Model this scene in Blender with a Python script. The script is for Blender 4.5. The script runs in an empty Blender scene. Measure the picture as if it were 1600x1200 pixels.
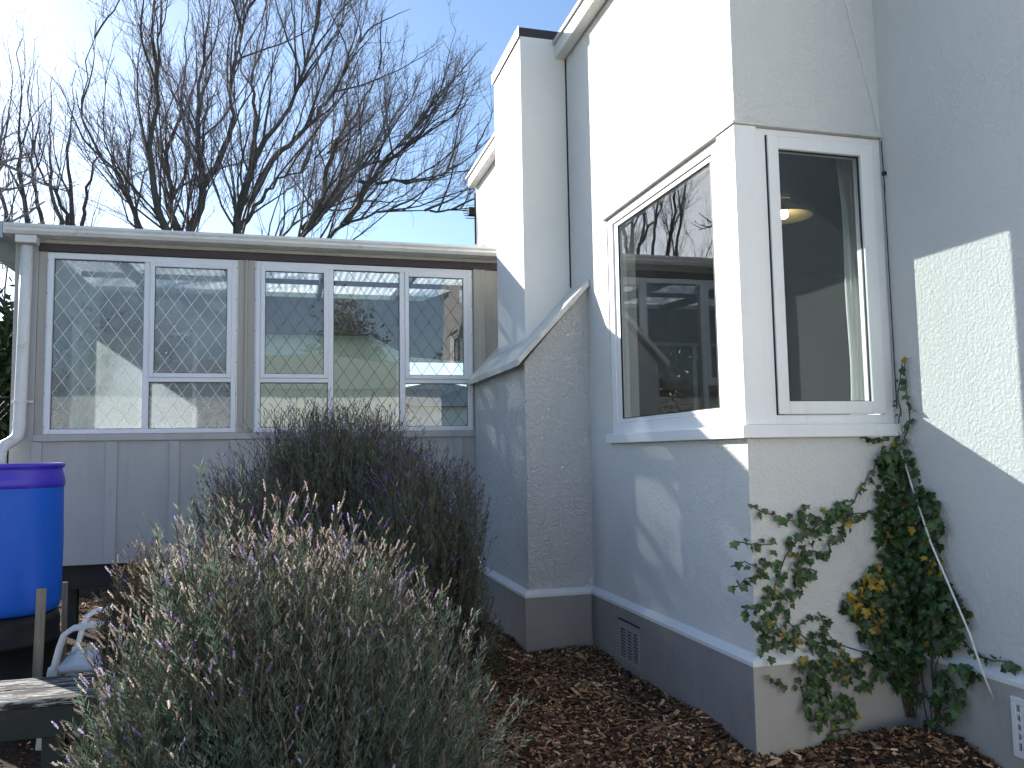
import bpy, math, random
import numpy as np
from mathutils import Matrix, Vector
random.seed(7); rng = np.random.default_rng(11)
S = bpy.context.scene
COL = S.collection

# ------------------------------------------------------------------ camera
cd = bpy.data.cameras.new("camera"); cam = bpy.data.objects.new("camera", cd); COL.objects.link(cam)
YAW, PITCH, ROLL = 0.266311, 0.083053, -0.017059
cy, sy, cp, sp = math.cos(YAW), math.sin(YAW), math.cos(PITCH), math.sin(PITCH)
fw = Vector((sy*cp, cy*cp, sp)); r0 = Vector((cy, -sy, 0)); u0 = r0.cross(fw)
rt = r0*math.cos(ROLL) + u0*math.sin(ROLL); up = u0*math.cos(ROLL) - r0*math.sin(ROLL)
cam.matrix_world = Matrix(((rt.x, up.x, -fw.x, 0), (rt.y, up.y, -fw.y, 0), (rt.z, up.z, -fw.z, 1.5), (0, 0, 0, 1)))
cd.sensor_width = 36; cd.lens = 36*1285.1/1600; cd.clip_start = 0.05; cd.clip_end = 2000
S.camera = cam
# ------------------------------------------------------------------ sky, sun, exposure
SUN = Vector((-0.403, 0.530, 0.289)).normalized()
ELEV = math.asin(SUN.z); AZ = math.atan2(SUN.x, SUN.y)
w = bpy.data.worlds.new("World"); S.world = w; w.use_nodes = True
wn = w.node_tree.nodes; wl = w.node_tree.links
sky = wn.new("ShaderNodeTexSky"); sky.sky_type = 'NISHITA'; sky.sun_disc = False
sky.sun_elevation = ELEV; sky.sun_rotation = AZ
sky.air_density = 1.0; sky.dust_density = 0.7; sky.ozone_density = 3.2
bgn = wn["Background"]; bgn.inputs[1].default_value = 0.098
wl.new(sky.outputs[0], bgn.inputs[0])
sd = bpy.data.lights.new("sun", 'SUN'); sd.energy = 5.0; sd.angle = math.radians(0.53); sd.color = (1.0, 0.945, 0.86)
so = bpy.data.objects.new("sun", sd); COL.objects.link(so)
so.rotation_euler = SUN.to_track_quat('Z', 'Y').to_euler()
S.view_settings.view_transform = 'Standard'; S.view_settings.look = 'None'
S.view_settings.exposure = 1.3; S.view_settings.gamma = 1.0; S.view_settings.use_curve_mapping = False
S.cycles.max_bounces = 10; S.cycles.transparent_max_bounces = 24
S.cycles.diffuse_bounces = 5; S.cycles.glossy_bounces = 5
S.cycles.sample_clamp_indirect = 6.0

# ------------------------------------------------------------------ helpers
class MB:
    def __init__(s): s.v = []; s.f = []; s.c = []; s.n = 0; s.hascol = False
    def add(s, V, F, col=None):
        V = np.asarray(V, float).reshape(-1, 3); F = np.asarray(F, int) + s.n
        s.v.append(V); s.f.append(F)
        if col is not None:
            s.hascol = True; col = np.asarray(col, float)
            if col.ndim == 1: col = np.tile(col, (len(V), 1))
        else: col = np.ones((len(V), 3))
        s.c.append(col); s.n += len(V)
        return s
    def box(s, x0, x1, y0, y1, z0, z1, col=None):
        V = [(x0,y0,z0),(x1,y0,z0),(x1,y1,z0),(x0,y1,z0),(x0,y0,z1),(x1,y0,z1),(x1,y1,z1),(x0,y1,z1)]
        return s.add(V, [(0,3,2,1),(4,5,6,7),(0,1,5,4),(1,2,6,5),(2,3,7,6),(3,0,4,7)], col)
    def bar(s, a, b, w, h, upv=(0,0,1), col=None):
        a = np.array(a, float); b = np.array(b, float); d = (b-a)/np.linalg.norm(b-a)
        u = np.cross(d, upv); u /= np.linalg.norm(u); v = np.cross(u, d); u = u*w/2; v = v*h/2
        V = [a-u-v, a+u-v, a+u+v, a-u+v, b-u-v, b+u-v, b+u+v, b-u+v]
        return s.add(V, [(0,1,2,3),(7,6,5,4),(0,4,5,1),(1,5,6,2),(2,6,7,3),(3,7,4,0)], col)
    def prism(s, prof, axis, a, b, col=None):
        # closed 2D profile extruded along an axis; profile gives the two other coordinates in x,y,z order
        n = len(prof); V = []
        for t in (a, b):
            for p, q in prof:
                V.append({'x': (t, p, q), 'y': (p, t, q), 'z': (p, q, t)}[axis])
        s.add(V, [(i, (i+1) % n, n+(i+1) % n, n+i) for i in range(n)], col)
        c0 = s.n - 2*n
        s.f.append([tuple(range(c0, c0+n))[::-1]]); s.f.append([tuple(range(c0+n, c0+2*n))])
        return s
    def tube(s, pts, r, sides=8, col=None, caps=True):
        P = np.array(pts, float)[None]; R = np.broadcast_to(np.asarray(r, float), (len(pts),))[None]
        V, F = tubes(P, R, sides); s.add(V, F, col)
        if caps:
            k = len(pts); c0 = s.n - k*sides
            s.f.append([tuple(range(c0, c0+sides))[::-1]]); s.f.append([tuple(range(c0+(k-1)*sides, c0+k*sides))])
        return s
    def lathe(s, prof, cx, cy, seg=40, col=None):
        V = []; n = len(prof)
        for r, z in prof:
            for k in range(seg):
                a = 2*math.pi*k/seg; V.append((cx+r*math.cos(a), cy+r*math.sin(a), z))
        F = [(i*seg+k, i*seg+(k+1) % seg, (i+1)*seg+(k+1) % seg, (i+1)*seg+k) for i in range(n-1) for k in range(seg)]
        return s.add(V, F, col)
    def build(s, name, mat, parent=None, smooth=False, bevel=0, seg=2):
        me = bpy.data.meshes.new(name)
        V = np.concatenate(s.v); polys = []
        for F in s.f:
            if isinstance(F, np.ndarray): polys.extend(F.tolist())
            else: polys.extend(F)
        me.from_pydata(V.tolist(), [], polys)
        if s.hascol:
            at = me.color_attributes.new('Col', 'FLOAT_COLOR', 'POINT')
            C = np.ones((len(V), 4)); C[:, :3] = np.concatenate(s.c); at.data.foreach_set('color', C.ravel())
        if mat: me.materials.append(mat)
        o = bpy.data.objects.new(name, me); COL.objects.link(o)
        if parent is not None: attach(o, parent)
        if smooth:
            me.shade_smooth() if hasattr(me, 'shade_smooth') else None
        if bevel:
            m = o.modifiers.new('bevel', 'BEVEL'); m.width = bevel; m.segments = seg; m.limit_method = 'ANGLE'; m.angle_limit = 0.6
        me.update()
        return o
def wloc(o):
    l = Vector(o.location)
    if o.parent is not None and o.parent.type == 'EMPTY': return l
    return l
def attach(o, parent):
    o.parent = parent
    root = parent
    off = Vector((0, 0, 0))
    if parent.type == 'EMPTY': off = Vector(parent.location)
    o.matrix_parent_inverse = Matrix.Translation(-off)
def tag(o, label=None, cat=None, group=None, kind=None):
    if label: o['label'] = label
    if cat: o['category'] = cat
    if group: o['group'] = group
    if kind: o['kind'] = kind
    return o
def empty(name, loc, label, cat, group=None):
    o = bpy.data.objects.new(name, None); COL.objects.link(o); o.location = loc; o.empty_display_size = .1
    return tag(o, label, cat, group)
def norm(a): return a/np.maximum(np.linalg.norm(a, axis=-1, keepdims=True), 1e-9)
def tubes(P, R, sides):
    # P (n,k,3) polylines, R (n,k) radii
    n, k, _ = P.shape
    T = np.empty_like(P); T[:, 1:-1] = P[:, 2:]-P[:, :-2] if k > 2 else 0; T[:, 0] = P[:, 1]-P[:, 0]; T[:, -1] = P[:, -1]-P[:, -2]
    T = norm(T)
    ref = np.where(np.abs(T[:, :1, 2:3]) > .9, np.array([1., 0, 0]), np.array([0, 0, 1.]))
    ref = np.broadcast_to(ref, T.shape)
    U = norm(np.cross(T, ref)); W = np.cross(T, U)
    a = np.arange(sides)*2*np.pi/sides
    V = P[:, :, None, :] + R[:, :, None, None]*(np.cos(a)[None, None, :, None]*U[:, :, None, :] + np.sin(a)[None, None, :, None]*W[:, :, None, :])
    i = np.arange(n)[:, None, None]*k*sides; j = np.arange(k-1)[None, :, None]*sides; q = np.arange(sides)[None, None, :]; q2 = (q+1) % sides
    F = np.stack([i+j+q, i+j+q2, i+j+sides+q2, i+j+sides+q], -1).reshape(-1, 4)
    return V.reshape(-1, 3), F
def blades(P, T, Wd, L, Wi, fat=.45):
    # n diamond leaves: base P, direction T, width direction Wd
    L = np.asarray(L)[:, None]; Wi = np.asarray(Wi)[:, None]
    mid = P + T*L*fat
    V = np.stack([P, mid-Wd*Wi/2, P+T*L, mid+Wd*Wi/2], 1).reshape(-1, 3)
    F = np.arange(len(P)*4).reshape(-1, 4)
    return V, F
def rep(c, k): return np.repeat(c, k, axis=0)

# ------------------------------------------------------------------ materials
def newmat(name):
    m = bpy.data.materials.new(name); m.use_nodes = True
    nt = m.node_tree; return m, nt, nt.nodes, nt.links, nt.nodes['Principled BSDF']
def setp(b, col=None, rough=.5, metal=0, spec=.5):
    if col is not None: b.inputs['Base Color'].default_value = (*col, 1)
    b.inputs['Roughness'].default_value = rough; b.inputs['Metallic'].default_value = metal
    b.inputs['Specular IOR Level'].default_value = spec
def nz(N, L, scale, detail=6, rough=.55, vec=None, dist=0):
    t = N.new('ShaderNodeTexNoise'); t.inputs['Scale'].default_value = scale; t.inputs['Detail'].default_value = detail
    t.inputs['Roughness'].default_value = rough; t.inputs['Distortion'].default_value = dist
    if vec is not None: L.new(vec, t.inputs['Vector'])
    return t.outputs[0]
def ramp(N, L, src, stops):
    r = N.new('ShaderNodeValToRGB'); e = r.color_ramp.elements
    while len(e) < len(stops): e.new(.5)
    for el, (p, c) in zip(e, stops):
        el.position = p; el.color = (*c, 1) if len(c) == 3 else c
    L.new(src, r.inputs[0]); return r.outputs[0]
def mapv(N, L, scale=(1,1,1), rot=(0,0,0)):
    tc = N.new('ShaderNodeTexCoord'); mp = N.new('ShaderNodeMapping'); mp.inputs['Scale'].default_value = scale; mp.inputs['Rotation'].default_value = rot
    L.new(tc.outputs['Object'], mp.inputs[0]); return mp.outputs[0]
def mathn(N, L, op, a, b=None):
    m = N.new('ShaderNodeMath'); m.operation = op
    for i, x in enumerate((a, b)):
        if x is None: continue
        if isinstance(x, (int, float)): m.inputs[i].default_value = x
        else: L.new(x, m.inputs[i])
    return m.outputs[0]
def bump(N, L, h, b, strength=.5, dist=.01):
    n = N.new('ShaderNodeBump'); n.inputs['Strength'].default_value = strength; n.inputs['Distance'].default_value = dist
    L.new(h, n.inputs['Height']); L.new(n.outputs[0], b.inputs['Normal'])
def mixc(N, L, fac, a, b, mode='MIX'):
    m = N.new('ShaderNodeMix'); m.data_type = 'RGBA'; m.blend_type = mode
    for s_, x in ((m.inputs[0], fac), (m.inputs[6], a), (m.inputs[7], b)):
        if isinstance(x, (int, float)): s_.default_value = x
        elif isinstance(x, tuple): s_.default_value = (*x, 1)
        else: L.new(x, s_)
    return m.outputs[2]
def paint(name, col, rough=.5, var=.12, scale=3, bumpd=.0008, bscale=60, metal=0, spec=.4, stretch=(1,1,1), dirt=None):
    m, nt, N, L, b = newmat(name); setp(b, col, rough, metal, spec)
    v = mapv(N, L, stretch)
    f = nz(N, L, scale, 8, .6, v)
    c = ramp(N, L, f, [(.3, tuple(x*(1-var) for x in col)), (.7, tuple(min(1, x*(1+var*.5)) for x in col))])
    if dirt:
        g = nz(N, L, scale*2.3, 10, .7, v); k = ramp(N, L, g, [(.56, (0,0,0)), (.72, (1,1,1))])
        c = mixc(N, L, k, c, dirt)
    L.new(c, b.inputs['Base Color'])
    if bumpd: bump(N, L, nz(N, L, bscale, 5, .6, v), b, .6, bumpd)
    return m
def stucco(name, col, scale, dist, strength, trowel=False, streak=False):
    m, nt, N, L, b = newmat(name); setp(b, col, .85, 0, .25)
    v = mapv(N, L)
    vo = N.new('ShaderNodeTexVoronoi'); vo.inputs['Scale'].default_value = scale; vo.feature = 'SMOOTH_F1'
    warp = N.new('ShaderNodeVectorMath'); warp.operation = 'MULTIPLY_ADD'
    nc = N.new('ShaderNodeTexNoise'); nc.inputs['Scale'].default_value = scale*.5; L.new(v, nc.inputs['Vector'])
    L.new(nc.outputs['Color'], warp.inputs[0]); warp.inputs[1].default_value = (.06, .06, .06) if not trowel else (.12, .12, .12); L.new(v, warp.inputs[2])
    L.new(warp.outputs[0], vo.inputs['Vector'])
    n1 = nz(N, L, scale*1.4, 8, .65, v, .4)
    n2 = nz(N, L, scale*.25, 4, .5, v)
    blob = ramp(N, L, n1, [(.40, (0,0,0)), (.62, (1,1,1))])
    h = mathn(N, L, 'ADD', mathn(N, L, 'MULTIPLY', blob, .6), mathn(N, L, 'ADD', mathn(N, L, 'MULTIPLY', vo.outputs['Distance'], -.5), mathn(N, L, 'MULTIPLY', n2, .5)))
    if trowel:
        v2 = mapv(N, L, (1, 1, .35)); h = mathn(N, L, 'ADD', h, mathn(N, L, 'MULTIPLY', nz(N, L, 9, 6, .6, v2, 1.2), 1.6))
    bump(N, L, h, b, strength, dist)
    f = nz(N, L, 1.1, 8, .62, v)
    c = ramp(N, L, f, [(.3, tuple(x*.93 for x in col)), (.65, col)])
    if streak:
        vs = mapv(N, L, (5, 5, .35)); k = ramp(N, L, nz(N, L, 1.6, 8, .68, vs), [(.60, (0,0,0)), (.82, (.32,.32,.32))])
        c = mixc(N, L, k, c, (.40, .39, .36))
    L.new(c, b.inputs['Base Color'])
    return m
def wood(name, c1, c2, scale=6, rough=.7, axis=0, bumpd=.002):
    m, nt, N, L, b = newmat(name); setp(b, c1, rough, 0, .3)
    st = [8, 8, 8]; st[axis] = .7
    v = mapv(N, L, tuple(st)); f = nz(N, L, scale, 9, .65, v, .6)
    L.new(ramp(N, L, f, [(.32, c1), (.68, c2)]), b.inputs['Base Color']); bump(N, L, f, b, .6, bumpd)
    return m
def glass(name, f0=.05, tint=(.93,.95,.95), fog=0.0, fogscale=2.5, smear=.0, gain=1.0):
    m, nt, N, L, b = newmat(name); N.remove(b); out = N['Material Output']
    tr = N.new('ShaderNodeBsdfTransparent'); tr.inputs[0].default_value = (*tint, 1)
    gl = N.new('ShaderNodeBsdfGlossy'); gl.inputs['Roughness'].default_value = 0.0; gl.inputs[0].default_value = (1,1,1,1)
    lw = N.new('ShaderNodeLayerWeight'); lw.inputs[0].default_value = .5
    p = mathn(N, L, 'POWER', lw.outputs['Facing'], 5.0)
    fr = mathn(N, L, 'ADD', mathn(N, L, 'MULTIPLY', p, (1-f0)*gain), f0)
    # slight waviness of the pane
    bp = N.new('ShaderNodeBump'); bp.inputs['Strength'].default_value = .25; bp.inputs['Distance'].default_value = .004
    L.new(nz(N, L, 1.3, 2, .4, mapv(N, L)), bp.inputs['Height']); L.new(bp.outputs[0], gl.inputs['Normal'])
    mx = N.new('ShaderNodeMixShader'); L.new(fr, mx.inputs[0]); L.new(tr.outputs[0], mx.inputs[1]); L.new(gl.outputs[0], mx.inputs[2])
    last = mx.outputs[0]
    if fog > 0 or smear > 0:
        tl = N.new('ShaderNodeBsdfTranslucent'); tl.inputs[0].default_value = (.33, .38, .41, 1)
        df = N.new('ShaderNodeBsdfDiffuse'); df.inputs[0].default_value = (.60, .66, .70, 1)
        ad = N.new('ShaderNodeMixShader'); ad.inputs[0].default_value = .35; L.new(tl.outputs[0], ad.inputs[1]); L.new(df.outputs[0], ad.inputs[2])
        k = nz(N, L, fogscale, 7, .6, mapv(N, L, (1, 1, .6) if fog else (1, 1, .25)), .5)
        hi = fog if fog else smear
        kk = ramp(N, L, k, [(.33, (hi*.25,)*3), (.66, (hi,)*3)])
        m2 = N.new('ShaderNodeMixShader'); L.new(kk, m2.inputs[0]); L.new(last, m2.inputs[1]); L.new(ad.outputs[0], m2.inputs[2]); last = m2.outputs[0]
    L.new(last, out.inputs[0]); return m
def leafmat(name, trans=.35, rough=.6, spec=.3, base=None):
    m, nt, N, L, b = newmat(name); out = N['Material Output']
    at = N.new('ShaderNodeVertexColor'); at.layer_name = 'Col'
    setp(b, (.1,.1,.1), rough, 0, spec); L.new(at.outputs[0], b.inputs['Base Color'])
    tl = N.new('ShaderNodeBsdfTranslucent'); L.new(at.outputs[0], tl.inputs[0])
    mx = N.new('ShaderNodeMixShader'); mx.inputs[0].default_value = trans; L.new(b.outputs[0], mx.inputs[1]); L.new(tl.outputs[0], mx.inputs[2]); L.new(mx.outputs[0], out.inputs[0])
    return m

M = {}
M['wall'] = stucco('white_roughcast', (.74,.735,.715), 42, .007, .8, streak=True)
M['trowel'] = stucco('white_trowelled_render', (.80,.80,.79), 26, .024, .95, trowel=True)
M['smooth'] = paint('smooth_white_render', (.76,.755,.73), .7, .06, 2, .001, 30, dirt=None)
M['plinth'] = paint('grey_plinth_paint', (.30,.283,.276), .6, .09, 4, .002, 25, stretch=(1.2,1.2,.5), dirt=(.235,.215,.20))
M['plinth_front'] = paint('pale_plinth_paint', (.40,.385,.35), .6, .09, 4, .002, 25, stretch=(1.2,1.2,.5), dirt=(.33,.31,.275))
M['ledge'] = paint('white_ledge_paint', (.74,.74,.735), .5, .05, 4, .0015, 30)
M['upvc'] = paint('white_window_plastic', (.82,.82,.82), .30, .05, 3, .0003, 30, spec=.5, stretch=(1,1,.4), dirt=(.74,.735,.72))
M['coping'] = paint('worn_white_coping', (.62,.61,.57), .55, .15, 5, .001, 40, dirt=(.33,.32,.28))
M['alu'] = paint('white_aluminium', (.70,.72,.76), .35, .04, 3, 0, spec=.5)
M['clad'] = paint('grey_beige_cladding', (.44,.435,.42), .6, .10, 3, .0012, 50, stretch=(2.5,2.5,.35), dirt=(.39,.38,.36))
M['post'] = paint('beige_board_paint', (.40,.385,.34), .6, .12, 3, .0008, 60, stretch=(4,4,.4))
M['brown'] = paint('dark_brown_board', (.055,.042,.045), .55, .2, 4, .0006, 60, stretch=(.5,4,4))
M['cap'] = paint('dark_brown_cap', (.045,.03,.03), .4, .15, 4, 0)
M['gutter'] = paint('white_gutter_plastic', (.70,.69,.66), .4, .08, 4, 0, dirt=(.45,.44,.40))
M['zinc'] = paint('galvanised_sheet', (.38,.42,.48), .45, .15, 6, 0, metal=.3)
M['lead'] = paint('grey_lead_strip', (.10,.10,.105), .45, .1, 6, 0, metal=.2)
M['lead_sunlit'] = paint('sunlit_lead_strip', (.78,.79,.80), .5, .05, 6, 0)  # same lead, whitened so the left panes' strips look sunlit
M['dark'] = paint('dark_timber', (.03,.028,.026), .8, .2, 5, .001, 40)
M['greenwall'] = paint('pale_green_lining', (.50,.60,.52), .6, .06, 2, 0)
M['beam'] = paint('dark_stained_beam', (.09,.06,.055), .6, .2, 4, 0)
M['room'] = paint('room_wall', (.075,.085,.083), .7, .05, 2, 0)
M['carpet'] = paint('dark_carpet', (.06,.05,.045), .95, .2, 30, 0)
M['bulb_shade'] = paint('cream_lamp_shade', (.6,.52,.33), .5, .03, 2, 0)
M['rubber'] = paint('black_seal', (.015,.015,.016), .5, .1, 4, 0)
M['glass'] = glass('window_glass', .06, (.86,.89,.89), smear=.02)
M['glass_clear'] = glass('leaded_glass', .06, (.93,.95,.94), smear=.04)
M['glass_fog'] = glass('misted_glass', .06, (.93,.95,.95), fog=.58, fogscale=1.9)
def poly_roof(name, lo, hi):
    m, nt, N, L, b = newmat(name); N.remove(b); out = N['Material Output']
    tr = N.new('ShaderNodeBsdfTransparent'); tr.inputs[0].default_value = (.85,.87,.88,1)
    tl = N.new('ShaderNodeBsdfTranslucent'); tl.inputs[0].default_value = (.82,.85,.86,1)
    df = N.new('ShaderNodeBsdfDiffuse'); df.inputs[0].default_value = (.6,.62,.62,1)
    a = N.new('ShaderNodeMixShader'); a.inputs[0].default_value = .25; L.new(tl.outputs[0], a.inputs[1]); L.new(df.outputs[0], a.inputs[2])
    k = ramp(N, L, nz(N, L, 3, 8, .7, mapv(N, L, (1,.5,1))), [(.35,(lo,)*3),(.7,(hi,)*3)])
    mx = N.new('ShaderNodeMixShader'); L.new(k, mx.inputs[0]); L.new(tr.outputs[0], mx.inputs[1]); L.new(a.outputs[0], mx.inputs[2]); L.new(mx.outputs[0], out.inputs[0])
    return m
M['poly'] = poly_roof('weathered_corrugated_plastic', .62, .85); M['poly_clear'] = poly_roof('clear_corrugated_plastic', .60, .80)  # second sheet made clearer to let sun through onto side wall and chimney base
M['leaf'] = leafmat('lavender_leaf', .25, .7, .2)
M['spike'] = leafmat('lavender_flower', .45, .8, .1)
M['stalk'] = leafmat('lavender_stalk', .2, .7, .2)
M['ivy'] = leafmat('ivy_leaf', .2, .38, .5)
M['chip'] = leafmat('wood_chip', 0, .8, .2)
M['treeleaf'] = leafmat('tree_leaf', .07, .6, .3)
M['bark'] = paint('grey_brown_bark', (.10,.09,.085), .9, .35, 3, .01, 14, stretch=(3,3,.6))
M['twig'] = paint('purple_brown_twig', (.25,.205,.20), .8, .2, 3, 0)
M['vine'] = paint('ivy_stem', (.09,.06,.04), .8, .2, 8, 0)

# ------------------------------------------------------------------ ground
def gh(x, y):
    x = np.asarray(x, float); y = np.asarray(y, float)
    near = np.exp(-((x-.5)**2+(y-5)**2)/60.)
    h = .05*np.clip((y-3.7)/2.3, 0, 1)*np.clip((x+.5)/1.5, 0, 1)
    h = h + .11*np.exp(-((x-3.0)**2+(y-3.42)**2)/.09)
    h = h + near*(.018*np.sin(3.1*x+1.7*y)+.014*np.sin(5.3*x-4.1*y+1)+.008*np.sin(11*x+9*y+2))
    return h - .01
xs = np.concatenate([-np.geomspace(300, 4.2, 22), np.arange(-4, 3.4, .06), np.geomspace(3.6, 300, 22)])
ys = np.concatenate([-np.geomspace(300, .3, 24), np.arange(0, 13.5, .06), np.geomspace(13.8, 400, 24)])
X, Y = np.meshgrid(xs, ys); Z = gh(X, Y)
g = MB(); nx, ny = len(xs), len(ys)
ii = (np.arange(ny-1)[:, None]*nx + np.arange(nx-1)[None]).ravel()
g.add(np.stack([X, Y, Z], -1).reshape(-1, 3), np.stack([ii, ii+1, ii+nx+1, ii+nx], -1))
def ground_mat():
    m, nt, N, L, b = newmat('soil_and_mulch'); setp(b, (.05,.035,.025), .95, 0, .15)
    v = mapv(N, L); n1 = nz(N, L, 28, 10, .7, v); n2 = nz(N, L, 2.2, 5, .5, v)
    soil = ramp(N, L, n1, [(.3, (.018,.012,.009)), (.55, (.05,.034,.024)), (.75, (.11,.08,.055))])
    grass = ramp(N, L, n1, [(.3, (.03,.05,.015)), (.7, (.10,.13,.04))])
    sx = N.new('ShaderNodeSeparateXYZ'); L.new(v, sx.inputs[0])
    far = mathn(N, L, 'GREATER_THAN', mathn(N, L, 'ADD', mathn(N, L, 'ABSOLUTE', mathn(N, L, 'SUBTRACT', sx.outputs['Y'], 6)), mathn(N, L, 'MULTIPLY', n2, 3)), 6.5)
    L.new(mixc(N, L, far, soil, grass), b.inputs['Base Color']); bump(N, L, n1, b, 1, .03)
    return m
M['concrete'] = paint('pale_concrete', (.36,.345,.315), .85, .15, 1.5, .002, 60)
tag(MB().box(-7, 13, -8.6, -1.9, -.05, .035).build('driveway', M['concrete']), 'pale concrete driveway added behind the camera to bounce sunlight', 'driveway', kind='structure')  # unseen pale slab added to bounce sun onto camera-facing walls
M['ground'] = ground_mat()
tag(g.build('ground', M['ground'], smooth=True), 'dark soil and bark covered garden ground', 'ground', kind='structure')

# ------------------------------------------------------------------ the white house
XA, YF, XC, TOP = 2.27, 3.76, 3.18, 4.93
house = empty('house', (3.5, 5, 0), 'white roughcast house with grey plinth, chimney and corner window', 'house')
wb = MB(); T = .22
wb.box(XA, XA+T, YF+T, 9.9, .0, 1.55)
wb.box(XA, XC+.2, YF, YF+T, .0, 1.55)
wb.box(XA, XA+T, 5.58, 9.9, 1.55, 3.215)
wb.box(XC, XC+.2, YF, YF+T, 1.55, 3.215)
wb.box(XA, XA+T, YF+T, 9.9, 3.215, TOP)
wb.box(XA, XC+.2, YF, YF+T, 3.215, TOP)
wb.box(XC, XC+.2, -1.6, YF, .0, TOP)
wb.box(XA+T, 8.2, 9.7, 9.9, 0, TOP); wb.box(8.0, 8.2, -1.6, 9.7, 0, TOP); wb.box(XC+.2, 8.0, -1.6, -1.4, 0, TOP)
wall = wb.build('wall', M['wall'], house)
fp = [(XC+.04, -1.45), (8.1, -1.45), (8.1, 9.8), (XA+.05, 9.8), (XA+.05, YF+.05), (XC+.04, YF+.05)]
MB().prism(fp, 'z', TOP-.12, TOP-.06).build('roof', M['cap'], house)
# room behind the window
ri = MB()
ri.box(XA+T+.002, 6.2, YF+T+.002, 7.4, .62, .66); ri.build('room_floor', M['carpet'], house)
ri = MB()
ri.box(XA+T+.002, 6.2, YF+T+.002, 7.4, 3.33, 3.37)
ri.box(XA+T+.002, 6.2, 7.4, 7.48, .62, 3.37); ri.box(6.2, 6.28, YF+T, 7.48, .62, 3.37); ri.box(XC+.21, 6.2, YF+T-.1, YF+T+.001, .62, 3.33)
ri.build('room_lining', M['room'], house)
# plinth and its white sloping ledge
P = .042; ZP = .44
pl = MB()
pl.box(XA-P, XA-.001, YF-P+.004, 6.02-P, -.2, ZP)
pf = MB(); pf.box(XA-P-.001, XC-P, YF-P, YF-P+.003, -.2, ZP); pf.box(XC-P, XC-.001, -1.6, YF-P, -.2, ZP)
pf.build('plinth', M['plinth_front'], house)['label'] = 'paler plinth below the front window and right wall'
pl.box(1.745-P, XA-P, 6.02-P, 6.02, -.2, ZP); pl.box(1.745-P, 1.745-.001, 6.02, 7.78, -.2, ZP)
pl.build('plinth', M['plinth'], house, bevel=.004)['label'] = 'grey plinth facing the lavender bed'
lg = MB()
def ledge(a, b, nrm, mi0, mi1):
    # sloping strip from the outer edge of the plinth up to the wall; mi = mitre offsets along the run at the inner edge
    a = np.array(a, float); b = np.array(b, float); n = np.array(nrm, float); t = (b-a)/np.linalg.norm(b-a)
    o = .004
    A0 = np.array([*(a+n*(P+o)), ZP+.001]); B0 = np.array([*(b+n*(P+o)), ZP+.001])
    A0[:2] += t*mi0; B0[:2] += t*mi1
    A1 = np.array([*(a-n*.003), ZP+.032]); B1 = np.array([*(b-n*.003), ZP+.032])
    A2 = A0.copy(); B2 = B0.copy(); A2[2] -= .02; B2[2] -= .02
    lg.add([A0, B0, B1, A1, A2, B2], [(0,1,2,3), (4,5,1,0)])
q = P+.004
ledge((XA, YF), (XA, 6.02), (-1,0), -q, -q); ledge((XA, 6.02), (1.745, 6.02), (0,-1), -q, q); ledge((1.745, 6.02), (1.745, 7.78), (-1,0), -q, 0)
ledge((XC, YF), (XA, YF), (0,-1), -q, q); ledge((XC, -1.6), (XC, YF), (-1,0), 0, -q)
lg.build('ledge', M['ledge'], house)
# parapet fascia and capping
fc = MB()
fc.box(XA-.10, XA-.008, YF-.11, 9.9, TOP-.10, TOP+.02)
fc.box(XA-.008, XC-.11, YF-.11, YF-.008, TOP-.10, TOP+.02)
fc.box(XC-.11, XC-.002, -1.6, YF-.008, TOP-.10, TOP+.02)
fc.build('eave_board', M['gutter'], house, bevel=.008)
MB().box(XA-.12, XA+.2, YF-.12, 9.95, TOP+.021, TOP+.05).build('parapet_cap', M['coping'], house)
# buttress at the foot of the chimney
bt = MB()
bt.prism([(1.745, -.1), (XA-.001, -.1), (XA-.001, 2.79), (1.745, 2.19)], 'y', 6.02, 7.79)
butt = bt.build('buttress', M['trowel'], house)
sl = (2.83-2.195)/(2.27-1.68)
cpb = MB(); cpb.prism([(1.672, 2.150), (XA-.002, 2.150+sl*(XA-1.674)), (XA-.002, 2.205+sl*(XA-1.674)), (1.672, 2.205)], 'y', 5.955, 7.79)
cpo = cpb.build('coping', M['coping'], butt, bevel=.004)
# chimney breast
ch = MB(); ch.box(1.865, XA-.001, 6.40, 7.30, 2.35, 5.0)
chim = ch.build('chimney', M['smooth'], house, bevel=.006)
MB().box(1.855, XA+.15, 6.388, 7.312, 5.0, 5.07).build('chimney_cap', M['cap'], chim, bevel=.004)
MB().box(1.848, 1.853, 6.38, 7.32, 4.985, 5.075).box(1.846, XA+.16, 7.314, 7.32, 4.985, 5.072).build('cap_edge', M['gutter'], chim)
sm = MB(); sm.bar((XA-.004, 6.396, 2.86), (XA-.004, 6.396, 4.84), .012, .012, (1,0,0)); sm.build('joint_seal', M['rubber'], chim)
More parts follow.
